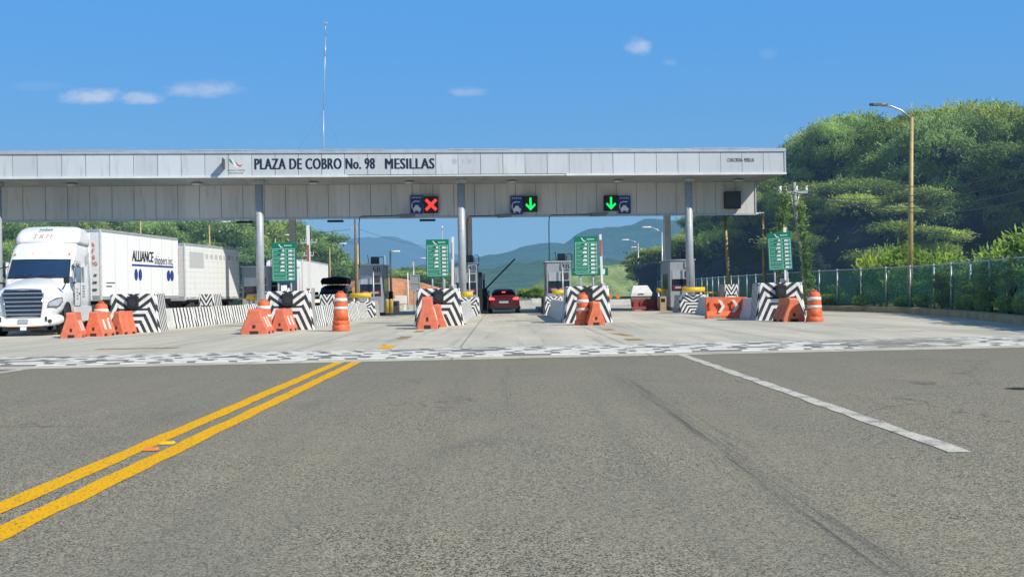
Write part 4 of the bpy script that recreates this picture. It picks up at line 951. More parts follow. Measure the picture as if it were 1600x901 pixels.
def box_trailer(name, label, px_front, Df, px_rear, Dr, mat, z0f, z1f, cat='trailer', decor=None, dark_mat=None, wheels=True):
    a = Vector((xat(px_front, Df, 400), Df, 0)); b = Vector((xat(px_rear, Dr, 400), Dr, 0)); L = (b-a).length; rz = -math.atan2((b-a).x, (b-a).y)
    t = thing(name, label, cat, a, rz)
    # local: right side at x=0, body to x=-2.6
    W = 2.55; mb = MB(); mb.bbox(-W, 0, 0, L, z0f+.1, z1f-.04, .04); mb.build('body', mat, t)
    mb = MB()
    for x_ in (.0, -W):
        mb.box(x_-.02, x_+.025, -.01, L+.01, z1f-.10, z1f+.01)
    mb.box(-W-.02,.025,-.02,.02,z1f-.09,z1f+.005)
    mb.build('roof_rail', M['alu'], t)
    mb = MB(); mb.box(-.02,.022,0,L,z0f,z0f+.14); mb.box(-W-.02,-W+.02,0,L,z0f,z0f+.14); mb.box(-W,0,-.02,.03,z0f-.05,z0f+.18); mb.build('side_rail', M['alu'], t)
    mb = MB(); mb.box(-.06,.012,-.025,.06,z0f,z1f); mb.box(-W-.012,-W+.06,-.025,.06,z0f,z1f); mb.box(-.06,.018,L-.08,L+.02,z0f,z1f); mb.build('corner_post', M['white_plain'], t)
    mb = MB(); mb.box(-W+.3,-.3,.3,L-.2,z0f-.22,z0f+.05); mb.build('chassis', M['dark_metal'], t)
    if wheels:
        for y_ in (L-2.6, L-1.35):
            wheel(t, -.30, y_, .5, .5, 1); wheel(t, -W+.30, y_, .5, .5, -1)
        mb = MB(); mb.box(-.5,-.4,2.0,2.12,.25,z0f); mb.box(-W+.4,-W+.5,2.0,2.12,.25,z0f); mb.build('landing_leg', M['dark_metal'], t)
    return t, L
def ribbed(name, c, per, dirt):
    m = MT(name, .5); o = m.co(); x, y, z = m.xyz(o); r = (y/per).frac(); rr = (z/.28).frac()
    n = m.noise(m.vec(x, y*2.0, z*.5), 1.5, 5, .65); n2 = m.noise(o, 5, 4, .7)
    c1 = m.mix(r.lt(.06)*.35, c, (0.45,0.45,0.44)); c1 = m.mix(n.step(.5,.85)*.35, c1, dirt); c1 = m.mix(n2.step(.62,.8)*.25, c1, dirt); m.setcol(c1); return m, c1, rr
mA, _, _ = ribbed('white_trailer_sheet', (0.82,0.83,0.81), 1.22, (0.60,0.59,0.54))
mB_, c1, rr = ribbed('grimy_trailer_sheet', (0.77,0.78,0.77), .6, (0.38,0.37,0.34)); mB_.setcol(mB_.mix(rr.lt(.10)*.35, c1, (0.40,0.40,0.39)))
t1, L1 = box_trailer('box_trailer', 'long clean white box trailer behind the lorry with dark blue lettering', 158.5, 45.0, 277.5, 53.0, mA.m, 1.22, 4.13)
# lettering on right side (x=+0.03 faces +x); text runs with increasing y
def side_y(t, L, px):   # y in trailer space for a pixel column on its right side plane
    Mi = (Matrix.Translation(t.location) @ Matrix.Rotation(t.rotation_euler.z, 4, 'Z')).inverted(); o = Mi @ CAM; d = Mi.to_3x3() @ ray(px, 420); k_ = (0.02-o.x)/d.x; return o.y+d.y*k_
def side_z(t, px, py):
    Mi = (Matrix.Translation(t.location) @ Matrix.Rotation(t.rotation_euler.z, 4, 'Z')).inverted(); o = Mi @ CAM; d = Mi.to_3x3() @ ray(px, py); k_ = (0.02-o.x)/d.x; return o.z+d.z*k_
ya, yb, yc = side_y(t1, L1, 207), side_y(t1, L1, 240.5), side_y(t1, L1, 271)
zt = side_z(t1, 210, 391); zb = side_z(t1, 210, 408)
text('lettering', 'ALLIANCE', M['navy'], t1, ya, yb, zb, zt, .012, bold=.02, face='+x', shear=.15)
text('lettering', 'shippers inc.', M['navy'], t1, yb+.12, yc, zb-.2, zt-.16, .012, bold=.0, face='+x')
zu = side_z(t1, 210, 413.5)
mb = MB(); mb.box(.004,.014,ya,yc,zu-.05,zu+.03); mb.build('underline', M['blue_paint'], t1)
for px in (213, 219.5, 263.5, 269):
    y_ = side_y(t1, L1, px); z_ = side_z(t1, px, 429+ (px-213)*.03); dy2 = (side_y(t1, L1, px+2.7)-side_y(t1, L1, px-2.7))/2
    mb = MB(); mb.add([(.012, y_+dy2*math.cos(a), z_+.26*math.sin(a)) for a in np.linspace(0, 2*math.pi, 20, endpoint=False)], [tuple(range(20))], False); mb.build('blue_oval', M['blue_paint'], t1, fixn=False)
for i, ch in enumerate(('A', 'T', 'B')): text('number', ch, M['red_faded'], t1, -.46, -.26, 3.42-.26*i, 3.58-.26*i, -.03, bold=.01)
text('number', '45', M['red_faded'], t1, -.52, -.16, 2.64, 2.80, -.03, bold=.01)
mb = MB(); 
for i in range(3): mb.box(-.42+.05*i,-.2,-.03,-.025,1.6+.3*i,1.68+.3*i)
mb.box(.004,.012,.4,.9,1.75,1.8); mb.box(.004,.012,.4,1.2,1.9,1.94); mb.build('small_print', M['grey_text'], t1)
t2, L2 = box_trailer('box_trailer', 'grimy second box trailer at the rear, its tail in the canopy shade', 289.5, 54.2, 372.5, 61.5, mB_.m, 1.14, 3.95)
rnd = random.Random(5); gmat = plain('ghost_print', (0.52,0.52,0.52))
for i in range(8):
    y_ = 2.6+i*.62; mb = MB(); mb.box(.004,.012,y_,y_+rnd.uniform(.15,.4),3.25,3.5); mb.build('ghost_letter', gmat, t2)
mb = MB(); mb.box(.004,.011,.5,2.3,2.75,3.55); mb.build('faded_square', plain('ghost_patch', (0.50,0.51,0.51)), t2)
mb = MB(); mb.box(-.5,-.35,-.03,-.015,2.4,3.7); mb.build('red_reflector', plain('dull_red', (0.45,0.12,0.1)), t2)
mb = MB(); 
for i in range(11): mb.box(.026,.032,.2+i*.95,.5+i*.95,1.2,1.26)
mb.build('side_markers', plain('pale_marker', (0.7,0.68,0.55)), t2)
# converter dolly wheels between the two trailers
dl = thing('trailer_dolly', 'low wheeled dolly linking the two white trailers', 'trailer dolly', t2.location, t2.rotation_euler.z)
for y_ in (1.0, 2.25): wheel(dl, -.30, y_, .5, .5, 1); wheel(dl, -2.2, y_, .5, .5, -1)
mb = MB(); mb.box(-2.0,-.5,.6,2.7,.45,.9); mb.build('frame', M['dark_metal'], dl)
# second, far lorry
far = box_trailer('box_trailer', 'white box trailer far off behind the second tariff board', 473, 86, 512, 100, M['white_trailer'], 1.2, 4.1)[0]
ft = tractor('white lorry tractor far off, hidden behind the second tariff board', (far.location.x-1.25, 79.2, 0), 0, detail=False)
# ------------------------------------------------------------------ cars
def ring_sec(y, hw, z0, z1, e=4.0, n=28, top=1.0):
    pts = []
    for i in range(n):
        a = 2*math.pi*i/n; c_, s_ = math.cos(a), math.sin(a); xx = hw*math.copysign(abs(c_)**(2/e), c_); zz = (z0+z1)/2+(z1-z0)/2*math.copysign(abs(s_)**(2/e), s_)
        if s_ > 0: xx *= 1-(1-top)*abs(s_)
        pts.append((xx, y, zz))
    return pts
q = atD(787.5, 489, 62.8)
car = thing('red_car', 'dark red saloon with brake lights lit stopped at booth 4B', 'car', (q.x, 62.2, .012))
mb = MB(); mb.loft([ring_sec(0,.72,.42,.84,4), ring_sec(.05,.84,.30,.98,4,top=.95), ring_sec(.2,.90,.24,1.02,4,top=.93), ring_sec(.8,.91,.24,1.04,4,top=.92), ring_sec(1.6,.91,.2,.98,4,top=.93), ring_sec(3.2,.91,.2,.95,4,top=.93), ring_sec(4.2,.86,.24,.80,4,top=.9), ring_sec(4.6,.7,.3,.66,4)], True, True, True); mb.build('body', M['car_red'], car)
mb = MB(); mb.loft([ring_sec(.75,.70,.92,1.02,5), ring_sec(1.25,.66,.9,1.33,4,top=.9), ring_sec(1.7,.68,.9,1.43,4,top=.86), ring_sec(2.6,.70,.9,1.44,4,top=.86), ring_sec(3.5,.72,.9,.98,5)], True, True, True); mb.build('cabin', M['car_red'], car)
mb = MB(); mb.add([(-.62,.80,1.04),(.62,.80,1.04),(.50,1.42,1.38),(-.50,1.42,1.38)], [(0,1,2,3)], False); mb.build('rear_window', M['glass'], car, fixn=False)
bpy.data.objects[-1] if 0 else None
for s_ in (-1, 1):
    mb = MB(); mb.prism([(s_*.50,.80),(s_*.84,.78),(s_*.84,.95),(s_*.56,.92)], -.005, .12); mb.build('tail_light', M['tail_red'], car)
    wheel(car, s_*.80, .95, .33, .22, s_); wheel(car, s_*.80, 3.65, .33, .22, s_)
    mb = MB(); mb.bbox(s_*1.0-.09, s_*1.0+.09, 2.9, 3.05, .98, 1.12, .02); mb.build('mirror', M['car_red'], car)
    mb = MB(); mb.add([(s_*.705,1.35,1.0),(s_*.71,3.2,1.0),(s_*.63,2.7,1.36),(s_*.62,1.55,1.34)], [(0,1,2,3)], False); mb.build('side_window', M['glass'], car, fixn=False)
mb = MB(); mb.bbox(-.11,.11,1.0,1.06,1.20,1.27,.01); mb.build('third_brake_light', M['tail_red'], car)
mb = MB(); mb.box(-.26,.26,-.02,.01,.60,.72); mb.build('number_plate', M['alu'], car)
mb = MB(); mb.bbox(-.8,.8,-.02,.15,.30,.42,.03); mb.build('lower_bumper', M['black_plastic'], car)
# dark pickup / SUV with loaded roof rack facing the camera
q = atD(514, 489, 69)
suv = thing('dark_suv', 'black off roader with loaded roof rack facing the camera, one headlight lit', 'car', (q.x, 69, .012), R(0))
mb = MB(); mb.loft([ring_sec(0,.84,.50,1.05,5), ring_sec(.08,.94,.42,1.14,5), ring_sec(.5,.98,.38,1.2,5,top=.95), ring_sec(1.5,.98,.38,1.24,5,top=.95), ring_sec(4.6,.98,.4,1.24,5,top=.95), ring_sec(4.9,.9,.45,1.15,5)], True, True, True); mb.build('body', M['car_black'], suv)
mb = MB(); mb.loft([ring_sec(1.35,.86,1.12,1.22,6), ring_sec(2.1,.84,1.1,1.82,6,top=.86), ring_sec(2.6,.84,1.1,1.88,6,top=.86), ring_sec(4.5,.84,1.1,1.88,6,top=.86), ring_sec(4.8,.82,1.1,1.3,6)], True, True, True); mb.build('cabin', M['car_black'], suv)
mb = MB(); mb.add([(-.78,1.40,1.24),(.78,1.40,1.24),(.68,2.05,1.78),(-.68,2.05,1.78)], [(0,1,2,3)], False); mb.build('windscreen', M['truck_glass'], suv, fixn=False)
for s_ in (-1, 1):
    mb = MB(); mb.bbox(s_*.72-.15, s_*.72+.15, -.06, .1, .78, .98, .03); mb.build('headlight', M['head_on'] if s_ < 0 else M['lens'], suv)
    mb = MB(); mb.bbox(s_*1.10-.12, s_*1.10+.12, 1.9, 2.05, 1.25, 1.45, .03); mb.build('mirror', M['black_plastic'], suv)
    wheel(suv, s_*.85, .95, .39, .25, s_); wheel(suv, s_*.85, 3.9, .39, .25, s_)
    mb = MB(); mb.box(s_*.86-.006, s_*.86+.006, 2.3, 4.4, 1.28, 1.7); mb.build('side_window', M['glass'], suv)
mb = MB(); mb.bbox(-.5,.5,-.04,.05,.72,1.0,.03); mb.build('grille', M['dark_metal'], suv)
mb = MB()
for y_ in (2.2, 3.2, 4.2): mb.tube([(-.8,y_,1.98),(.8,y_,1.98)], .03, 6)
for s_ in (-1, 1): mb.tube([(s_*.75,2.0,1.98),(s_*.75,4.5,1.98)], .03, 6); mb.tube([(s_*.72,2.2,1.85),(s_*.75,2.2,1.98)], .025, 5); mb.tube([(s_*.72,4.2,1.85),(s_*.75,4.2,1.98)], .025, 5)
mb.build('roof_rack', M['alu'], suv)
mb = MB(); rings = []
for i, y_ in enumerate(np.linspace(2.0, 4.5, 7)):
    hgt = .40 if i not in (0, 6) else .33; rings.append([(x_*(.97 if i in (0,6) else 1), y_, 1.99+zz*hgt+.03*math.sin(i*2+x_*3)*(zz > .3)) for x_, zz in ((-.80,-.12),(-.86,.45),(-.80,.88),(-.3,.98),(.1,1.12),(.6,1.0),(.84,.80),(.82,-.12))])
mb.loft(rings, True, True, True); o = mb.build('cargo_bag', M['canvas']); o.location = suv.location; tag(o, 'black canvas cargo bag strapped on the dark off roader', 'cargo bag')
# white car far behind right lane, white case
q = atD(1002, 470, 84)
t = thing('white_case', 'small white rounded cabinet behind the maroon barrier', 'cabinet', (q.x, 84, .75)); t.scale = (1.2,1.2,1.2)
mb = MB(); mb.loft([[(-.68,0,0),(.68,0,0),(.68,.8,0),(-.68,.8,0)],[(-.62,-.02,.2),(.72,-.02,.2),(.66,.8,.2),(-.62,.8,.2)],[(-.50,.1,.62),(.48,.1,.62),(.48,.7,.62),(-.50,.7,.62)],[(-.4,.15,.68),(.4,.15,.68),(.4,.6,.68),(-.4,.6,.68)]], smooth=False); mb.build('shell', M['white_plain'], t)
mb = MB(); mb.box(-.2,.16,-.035,-.02,.10,.16); mb.build('slot', M['black_plastic'], t)
mb = MB(); mb.box(-.6,.6,.1,.7,-.6,0); mb.build('plinth', M['kerb_grey'], t)
# far low wall / parked white cars
for (px0, px1, py0, py1, D, mt, nm, lb, ct) in [(950, 985, 468, 480, 88, 'conc_white', 'low_wall', 'low whitewashed wall beyond booth 3B', 'wall'), (830, 848, 470, 478.5, 115, 'conc_white', 'low_wall', 'short pale wall far off right of the red car', 'wall')]:
    a = atD(px0, py0, D); b = atD(px1, py0, D); mb = MB(); mb.bbox(a.x, b.x, D, D+.4, 0, max(.5, a.z), .04); o = mb.build(nm, M[mt]); tag(o, lb, ct)
# ------------------------------------------------------------------ highway sign and small distant signs
a = atD(893, 431, 92); b = atD(950, 418, 92); t = thing('highway_sign', 'wide green highway sign behind the third tariff board', 'sign', ((a.x+b.x)/2, 92, 0)); W = b.x-a.x
mb = MB(); mb.bbox(-W/2, W/2, 0, .06, a.z, b.z, .02); mb.build('board', M['sign_green'], t)
mb = MB(); zc = (a.z+b.z)/2; mb.prism([(W/2-.55,zc-.22),(W/2-.3,zc-.25),(W/2-.25,zc+.0),(W/2-.25,zc+.22),(W/2-.6,zc+.22),(W/2-.6,zc)], -.012,-.002); mb.prism([(W/2-1.0,zc-.2),(W/2-.85,zc-.2),(W/2-.85,zc+.2),(W/2-1.0,zc+.2)], -.012,-.002); mb.prism([(-W/2+.2,zc),(-W/2+.45,zc+.15),(-W/2+.45,zc-.15)], -.012,-.002); mb.build('symbols', M['white_mark'], t)
for s_ in (-.28, .1): mb = MB(); mb.cyl((W*s_,.1,0), .05, a.z+.3, n=8); mb.build('post', M['alu'], t)
a = atD(641, 455, 80); b = atD(656, 429, 80); t = thing('framed_panel', 'grey framed panel on a pole left of a tariff board', 'sign', ((a.x+b.x)/2, 80, 0)); W = b.x-a.x
mb = MB(); mb.bbox(-W/2, W/2, 0, .06, a.z, b.z, .02); mb.build('board', M['booth'], t); mb = MB()
for z_ in (a.z+.03, (a.z+b.z)/2, b.z-.03): mb.box(-W/2,W/2,-.03,-.002,z_-.04,z_+.04)
for x_ in (-W/2+.03, W/2-.03): mb.box(x_-.03,x_+.03,-.028,-.002,a.z,b.z)
mb.build('frame', M['alu'], t); mb = MB(); mb.cyl((-.1,.08,0), .05, atD(641,408,80).z, n=8); mb.build('post', M['alu'], t)
for px, D, lb in ((953.5, 95, 'left small round orange reflector behind the striped block'), (966, 100, 'right small orange reflector behind the maroon barrier')):
    a = atD(px, 463, D); mb = MB(); mb.tube([(0,0,a.z),(0,.04,a.z)], .20, 14); mb.cyl((0,.05,0), .03, a.z, n=6); o = mb.build('reflector_post', M['amber']); o.location = (a.x, D, 0); tag(o, lb, 'reflector')
a = atD(614, 462, 82); b = atD(633, 470, 82)
t = thing('white_striped_gate', 'white barricade with red tips far off right of booth 5B', 'barricade', ((a.x+b.x)/2, 82, 0)); mb = MB(); mb.bbox(-.55,.55,0,.3,.5,a.z,.04); mb.build('top_board', M['white_plain'], t); mb = MB(); mb.bbox(-.5,-.3,.05,.25,0,.5,.02); mb.build('leg', M['white_plain'], t); mb = MB(); mb.bbox(.3,.5,.05,.25,0,.5,.02); mb.build('leg', M['white_plain'], t); mb = MB(); mb.box(-.56,-.3,-.01,.31,a.z-.18,a.z+.004); mb.build('red_tip', M['amber'], t)
# ------------------------------------------------------------------ lamp posts
def lamp(px, py_top, D, hx, hy, label, mat='alu', r=.09, gz=0.0, lean=0.0):
    p0 = atD(px, py_top, D); p1 = atD(hx, hy, D); t = thing('street_lamp', label, 'street lamp', (p0.x-lean, D, gz), 0, 'street lamps along the road')
    mb = MB(); h = p0.z-gz; mb.tube([(0,0,0),(lean,0,h)], r*1.25, 10, r2=r*.75); mb.build('post', M[mat], t)
    dx_, dz_ = p1.x-p0.x, p1.z-p0.z; mb = MB(); mb.tube([(lean-.0,0,h-.1),(lean+dx_*.3,0,h+dz_*.55),(lean+dx_*.6,0,h+dz_*.92),(lean+dx_,0,h+dz_)], .045, 6); mb.build('arm', M['rim'], t)
    s_ = 1 if dx_ > 0 else -1; mb = MB(); mb.loft([[(lean+dx_+s_*u, v*wd, h+dz_+zz) for v, zz in ((-1,0),(1,0),(.7,.1),(-.7,.1))] for u, wd in ((-.45,.05),(-.15,.15),(.25,.13),(.4,.05))], True, True, False); mb.build('lamp_head', M['dark_metal'] if mat == 'ochre_pole' and D < 60 else M['white_plain'], t)
lamp(1424.5, 183, 50, 1372, 165, 'tall ochre street lamp in front of the green fence at right', 'ochre_pole', .11, 0.2, .25)
lamp(1034, 363, 100, 1010, 355.5, 'nearest far street lamp left of the rear column')
lamp(997, 380, 130, 977, 375, 'second far street lamp standing before the dark trees')
lamp(1007, 392, 160, 990, 386.5, 'third far street lamp, just right of the second')
lamp(1000, 404, 195, 989, 400.5, 'farthest small street lamp behind the second')
lamp(327, 352, 105, 354, 347, 'street lamp rising above the grimy rear trailer', 'ochre_pole')
lamp(515, 387, 130, 536, 381, 'street lamp with ochre post right of the white far trailer', 'ochre_pole')
lamp(610, 392, 110, 619, 393, 'dark street lamp post right of booth 5B', 'dark_metal', .12)
lamp(644, 409, 165, 661, 403.5, 'small distant street lamp left of a tariff board', 'ochre_pole')
lamp(430, 372, 110, 452, 367.5, 'street lamp head showing behind the second tariff board', 'ochre_pole')
lamp(1132.5, 337, 66, 1142, 334, 'ochre lamp post under the beam, left of two', 'ochre_pole', .1, 0, -.25)
lamp(1192, 336, 66, 1182, 334.5, 'ochre lamp post under the beam end, right of two', 'ochre_pole')
lamp(219, 330, 110, 240, 326, 'ochre post rising behind the clean white trailer', 'ochre_pole')
# ------------------------------------------------------------------ foliage
def foliage_mat(name, dark, lite, hazef=0.0, trans=0.48):
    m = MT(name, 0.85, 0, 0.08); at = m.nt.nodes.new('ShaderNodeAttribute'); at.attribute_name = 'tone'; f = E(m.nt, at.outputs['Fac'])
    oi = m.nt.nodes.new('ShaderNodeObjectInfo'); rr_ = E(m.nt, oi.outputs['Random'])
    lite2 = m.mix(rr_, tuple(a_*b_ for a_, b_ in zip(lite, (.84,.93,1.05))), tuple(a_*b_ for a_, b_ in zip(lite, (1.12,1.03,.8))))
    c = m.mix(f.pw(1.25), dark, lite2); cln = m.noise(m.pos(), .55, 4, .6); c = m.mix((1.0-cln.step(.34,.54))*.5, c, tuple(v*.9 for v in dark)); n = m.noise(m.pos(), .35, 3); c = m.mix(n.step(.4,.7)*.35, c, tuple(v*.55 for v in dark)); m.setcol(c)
    tr = m.nt.nodes.new('ShaderNodeBsdfTranslucent'); mx = m.nt.nodes.new('ShaderNodeMixShader'); mx.inputs[0].default_value = trans
    m.nt.links.new(c, tr.inputs[0]); m.nt.links.new(m.b.outputs[0], mx.inputs[1]); m.nt.links.new(tr.outputs[0], mx.inputs[2])
    last = mx.outputs[0]
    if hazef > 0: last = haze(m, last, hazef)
    m.nt.links.new(last, m.out.inputs[0]); return m.m
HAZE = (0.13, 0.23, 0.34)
def haze(m, shader, f, col_=None):  # flat emission mixed over the shader as painted-in distance haze
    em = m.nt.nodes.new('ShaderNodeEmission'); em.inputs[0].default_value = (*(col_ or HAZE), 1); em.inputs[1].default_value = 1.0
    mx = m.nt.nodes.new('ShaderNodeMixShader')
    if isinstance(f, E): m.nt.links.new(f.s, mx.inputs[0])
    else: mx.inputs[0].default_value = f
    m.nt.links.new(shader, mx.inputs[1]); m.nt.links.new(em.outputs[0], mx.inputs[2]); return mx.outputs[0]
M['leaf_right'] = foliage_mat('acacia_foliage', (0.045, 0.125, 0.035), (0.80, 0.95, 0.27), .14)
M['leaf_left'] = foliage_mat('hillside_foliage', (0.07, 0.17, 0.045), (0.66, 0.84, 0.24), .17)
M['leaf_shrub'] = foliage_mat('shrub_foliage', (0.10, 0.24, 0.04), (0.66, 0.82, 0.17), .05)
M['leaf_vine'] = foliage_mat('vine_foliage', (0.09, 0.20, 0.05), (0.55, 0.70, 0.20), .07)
m = MT('shade_painted_core', .9); m.setcol((0.018, 0.030, 0.026)); m.nt.links.new(haze(m, m.b.outputs[0], .13, (0.10,0.20,0.38)), m.out.inputs[0]); M['core'] = m.m  # dark crown filler, inner shade painted into its colour
def leaf_cloud(blobs, n, lw, ll, flat=.5, rng=RNG, shell=.55, aspect=None, sprays=0):
    """blobs: list of (cx,cy,cz,rx,ry,rz). returns verts, faces, tone. Leaves grouped in sprays."""
    B = np.array(blobs, float); vol = (B[:,3]*B[:,4]*B[:,5])**(2/3); pr = vol/vol.sum()
    ns = max(1, n//9); idx = rng.choice(len(B), ns, p=pr)
    d = rng.normal(size=(ns,3)); d /= np.linalg.norm(d, axis=1)[:,None]
    d[:,2] = np.where((d[:,2] < -.2) & (rng.random(ns) < .6), -d[:,2], d[:,2])
    rad = shell+(1.06-shell)*rng.random(ns)**.6; rad = np.where(rng.random(ns) < .07, rad*rng.uniform(1.05,1.45,ns), rad)
    cen = B[idx,:3]+d*B[idx,3:6]*rad[:,None]
    # spray direction outward & drooping
    sd = d.copy(); sd[:,2] *= .35; sd += rng.normal(size=sd.shape)*.35; sd /= np.linalg.norm(sd, axis=1)[:,None]+1e-6
    k = 9; t = np.tile(np.linspace(-.5,.5,k), ns); C = np.repeat(cen, k, 0)+np.repeat(sd, k, 0)*t[:,None]*(ll*3.2)+rng.normal(size=(ns*k,3))*lw*.9
    N = ns*k
    a = np.repeat(sd, k, 0)+rng.normal(size=(N,3))*.55; a /= np.linalg.norm(a, axis=1)[:,None]
    nrm = rng.normal(size=(N,3))*(1-flat); nrm[:,2] += flat*1.2+.2; b = np.cross(nrm, a); b /= np.linalg.norm(b, axis=1)[:,None]+1e-6
    L = ll*(.6+.8*rng.random(N))[:,None]; W = lw*(.6+.8*rng.random(N))[:,None]
    v = np.stack([C-a*L*.5, C+b*W*.5, C+a*L*.5, C-b*W*.5], 1).reshape(-1,3)
    bt = rng.normal(size=len(B))*.16; base = np.repeat(np.clip(-.12+.50*rad+.42*d[:,2]+.15*rng.normal(size=ns)+bt[idx], 0, 1), k); tone = np.clip(base+.12*rng.normal(size=N), 0, 1)  # upper and outer leaves get lighter tone: crown light painted in
    return v, N, np.repeat(tone, 4)
def leaf_object(name, cloud, mat, parent=None, core=None, coremat=None):
    v, N, tone = cloud; nv = len(v); me = bpy.data.meshes.new(name)
    cv = []; cf = []
    if core:
        for (x, y, z, rx, ry, rz) in core:
            b = nv+len(cv); nu, nw = 10, 6
            for i in range(nw+1):
                for j in range(nu):
                    th = math.pi*i/nw; ph = 2*math.pi*j/nu; k_ = .86+.22*random.random(); cv.append((x+rx*k_*math.sin(th)*math.cos(ph), y+ry*k_*math.sin(th)*math.sin(ph), z+rz*k_*math.cos(th)))
            for i in range(nw):
                for j in range(nu): cf.append((b+i*nu+j, b+i*nu+(j+1)%nu, b+(i+1)*nu+(j+1)%nu, b+(i+1)*nu+j))
    V = np.concatenate([v, np.array(cv).reshape(-1,3)]) if cv else v
    me.vertices.add(len(V)); me.vertices.foreach_set('co', V.astype(np.float32).ravel())
    nf = N+len(cf); loops = np.concatenate([np.arange(N*4), np.array(cf, int).ravel()]) if cf else np.arange(N*4)
    me.loops.add(nf*4); me.loops.foreach_set('vertex_index', loops.astype(np.int32)); me.polygons.add(nf)
    me.polygons.foreach_set('loop_start', (np.arange(nf)*4).astype(np.int32)); me.polygons.foreach_set('loop_total', np.full(nf, 4, np.int32))
    me.polygons.foreach_set('material_index', np.concatenate([np.zeros(N, np.int32), np.ones(len(cf), np.int32)]))
    me.materials.append(mat); me.materials.append(coremat or M['core']); me.update(calc_edges=True)
    at = me.attributes.new('tone', 'FLOAT', 'POINT'); tt = np.zeros(len(V), np.float32); tt[:nv] = tone; at.data.foreach_set('value', tt)
    o = bpy.data.objects.new(name, me); col.objects.link(o)
    if parent: o.parent = parent
    return o
def make_tree(h, w_, seed, n, mat, lw=.13, ll=.34, low=.34, name='tree', core=True):
    rng = np.random.default_rng(seed); rnd = random.Random(seed)
    t = thing(name, '', 'tree'); blobs = []
    nb = 30
    for i in range(nb):
        a = rnd.uniform(0, 2*math.pi); r = w_*.5*math.sqrt(rnd.random())*.82; zz = h*(low+(1-low)*rnd.random()**.8*.86)
        edge = 1-r/(w_*.5)
        zt = h*(.55+.43*math.sqrt(max(0, edge)))*rnd.uniform(.82,1.03)
        zz = min(zz, zt); s_ = rnd.uniform(.08,.16)*w_
        blobs.append((r*math.cos(a), r*math.sin(a), zz, s_*rnd.uniform(.8,1.3), s_*rnd.uniform(.8,1.3), s_*rnd.uniform(.30,.6)))
    for i in range(7):
        a = i*2*math.pi/7+rnd.uniform(-.4,.4); r = w_*rnd.uniform(.16,.34); q_ = w_*rnd.uniform(.10,.19); blobs.append((r*math.cos(a), r*math.sin(a), h*rnd.uniform(.70,.92), q_, q_, h*rnd.uniform(.05,.09)))
    blobs.append((0,0,h*.90,w_*.22,w_*.22,h*.08))
    cl = leaf_cloud(blobs, n, lw, ll, rng=rng, shell=.72)
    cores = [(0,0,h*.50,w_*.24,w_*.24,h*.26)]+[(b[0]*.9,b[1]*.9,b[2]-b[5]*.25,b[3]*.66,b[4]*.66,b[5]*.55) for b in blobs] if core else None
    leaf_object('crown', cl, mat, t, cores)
    mb = MB(); r0 = .035*h
    mb.tube([(0,0,-.2),(.1,.05,h*.18),(.0,.15,h*.35),(.1,.1,h*.5)], r0, 9, r2=r0*.5)
    for b in blobs[::2]:
        s0 = Vector((.03,.1,h*rnd.uniform(.2,.4))); e0 = Vector(b[:3]); mdl = (s0+e0)/2+Vector((0,0,h*.05)); e0 = s0.lerp(e0, .85); mb.tube([s0, mdl, e0], r0*.26, 6, r2=r0*.05)
    mb.build('trunk', M['bark'], t); return t
index_kids()
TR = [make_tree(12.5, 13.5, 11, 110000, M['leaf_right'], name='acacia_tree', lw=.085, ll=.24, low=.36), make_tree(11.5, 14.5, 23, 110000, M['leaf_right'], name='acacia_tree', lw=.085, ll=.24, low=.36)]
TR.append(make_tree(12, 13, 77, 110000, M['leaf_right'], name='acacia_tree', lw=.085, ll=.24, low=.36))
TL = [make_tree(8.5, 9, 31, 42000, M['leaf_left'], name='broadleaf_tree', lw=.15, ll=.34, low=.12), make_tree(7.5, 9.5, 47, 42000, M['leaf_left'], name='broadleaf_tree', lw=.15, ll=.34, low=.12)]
used = set()
def plant(protos, i, x, y, sc, label, group, z=0.0, rz=None, szz=None):
    p_ = protos[i % len(protos)]
    if p_.name not in used: used.add(p_.name); c_ = p_
    else: c_ = dup(p_, (0,0,0))
    c_.location = (x, y, z); c_.rotation_euler = (0,0,rz if rz is not None else random.uniform(0, 6.28)); c_.scale = (sc, sc, szz or sc); c_['label'] = label; c_['group'] = group
gR = 'trees behind the green fence'; lR = 'spreading feathery green tree in the row behind the fence at right'
def zproto(o):
    return max(v_[2] for c_ in KIDS.get(o.name, []) if c_.type == 'MESH' for v_ in c_.bound_box)
def prof_y(px, tab):
    if px <= tab[0][0]: return tab[0][1]
    for (a, b), (c_, d) in zip(tab, tab[1:]):
        if px <= c_: return b+(d-b)*(px-a)/(c_-a)
    return tab[-1][1]
def szfor(proto, px, D, tab, k=1.0): return k*atD(px, prof_y(px, tab), D).z/zproto(proto)
RT = [(990,400),(1020,385),(1060,368),(1100,345),(1160,300),(1220,222),(1245,196),(1262,190),(1300,183),(1350,180),(1400,174),(1450,166),(1500,158),(1560,155),(1700,150)]
LT = [(-50,325),(420,330),(455,345),(480,354),(500,375),(520,393),(545,408),(560,414),(600,426),(625,420),(650,409),(668,420),(690,428),(760,440)]
index_kids()
R_TREES = [(1345,62,.85,1.0),(1480,74,.9,1.12),(1350,95,1.1,1.13),(1410,84,1.1,1.28),(1520,80,1.2,1.38),(1680,70,1.1,1.25),(1620,90,1.2,1),(1322,104,.95,1.18),(1304,88,.8,1.1),(1345,100,1.1,1.42),(1190,112,.9,1.15),(1480,104,1.2,1.5),(1130,120,.85,1.0),(1080,132,.8,.85),(1040,146,.75,.72),(1012,165,.7,.66),(1200,135,1.0,1.2),(1110,150,1.0,1.05),(1640,100,1.2,1.5)]
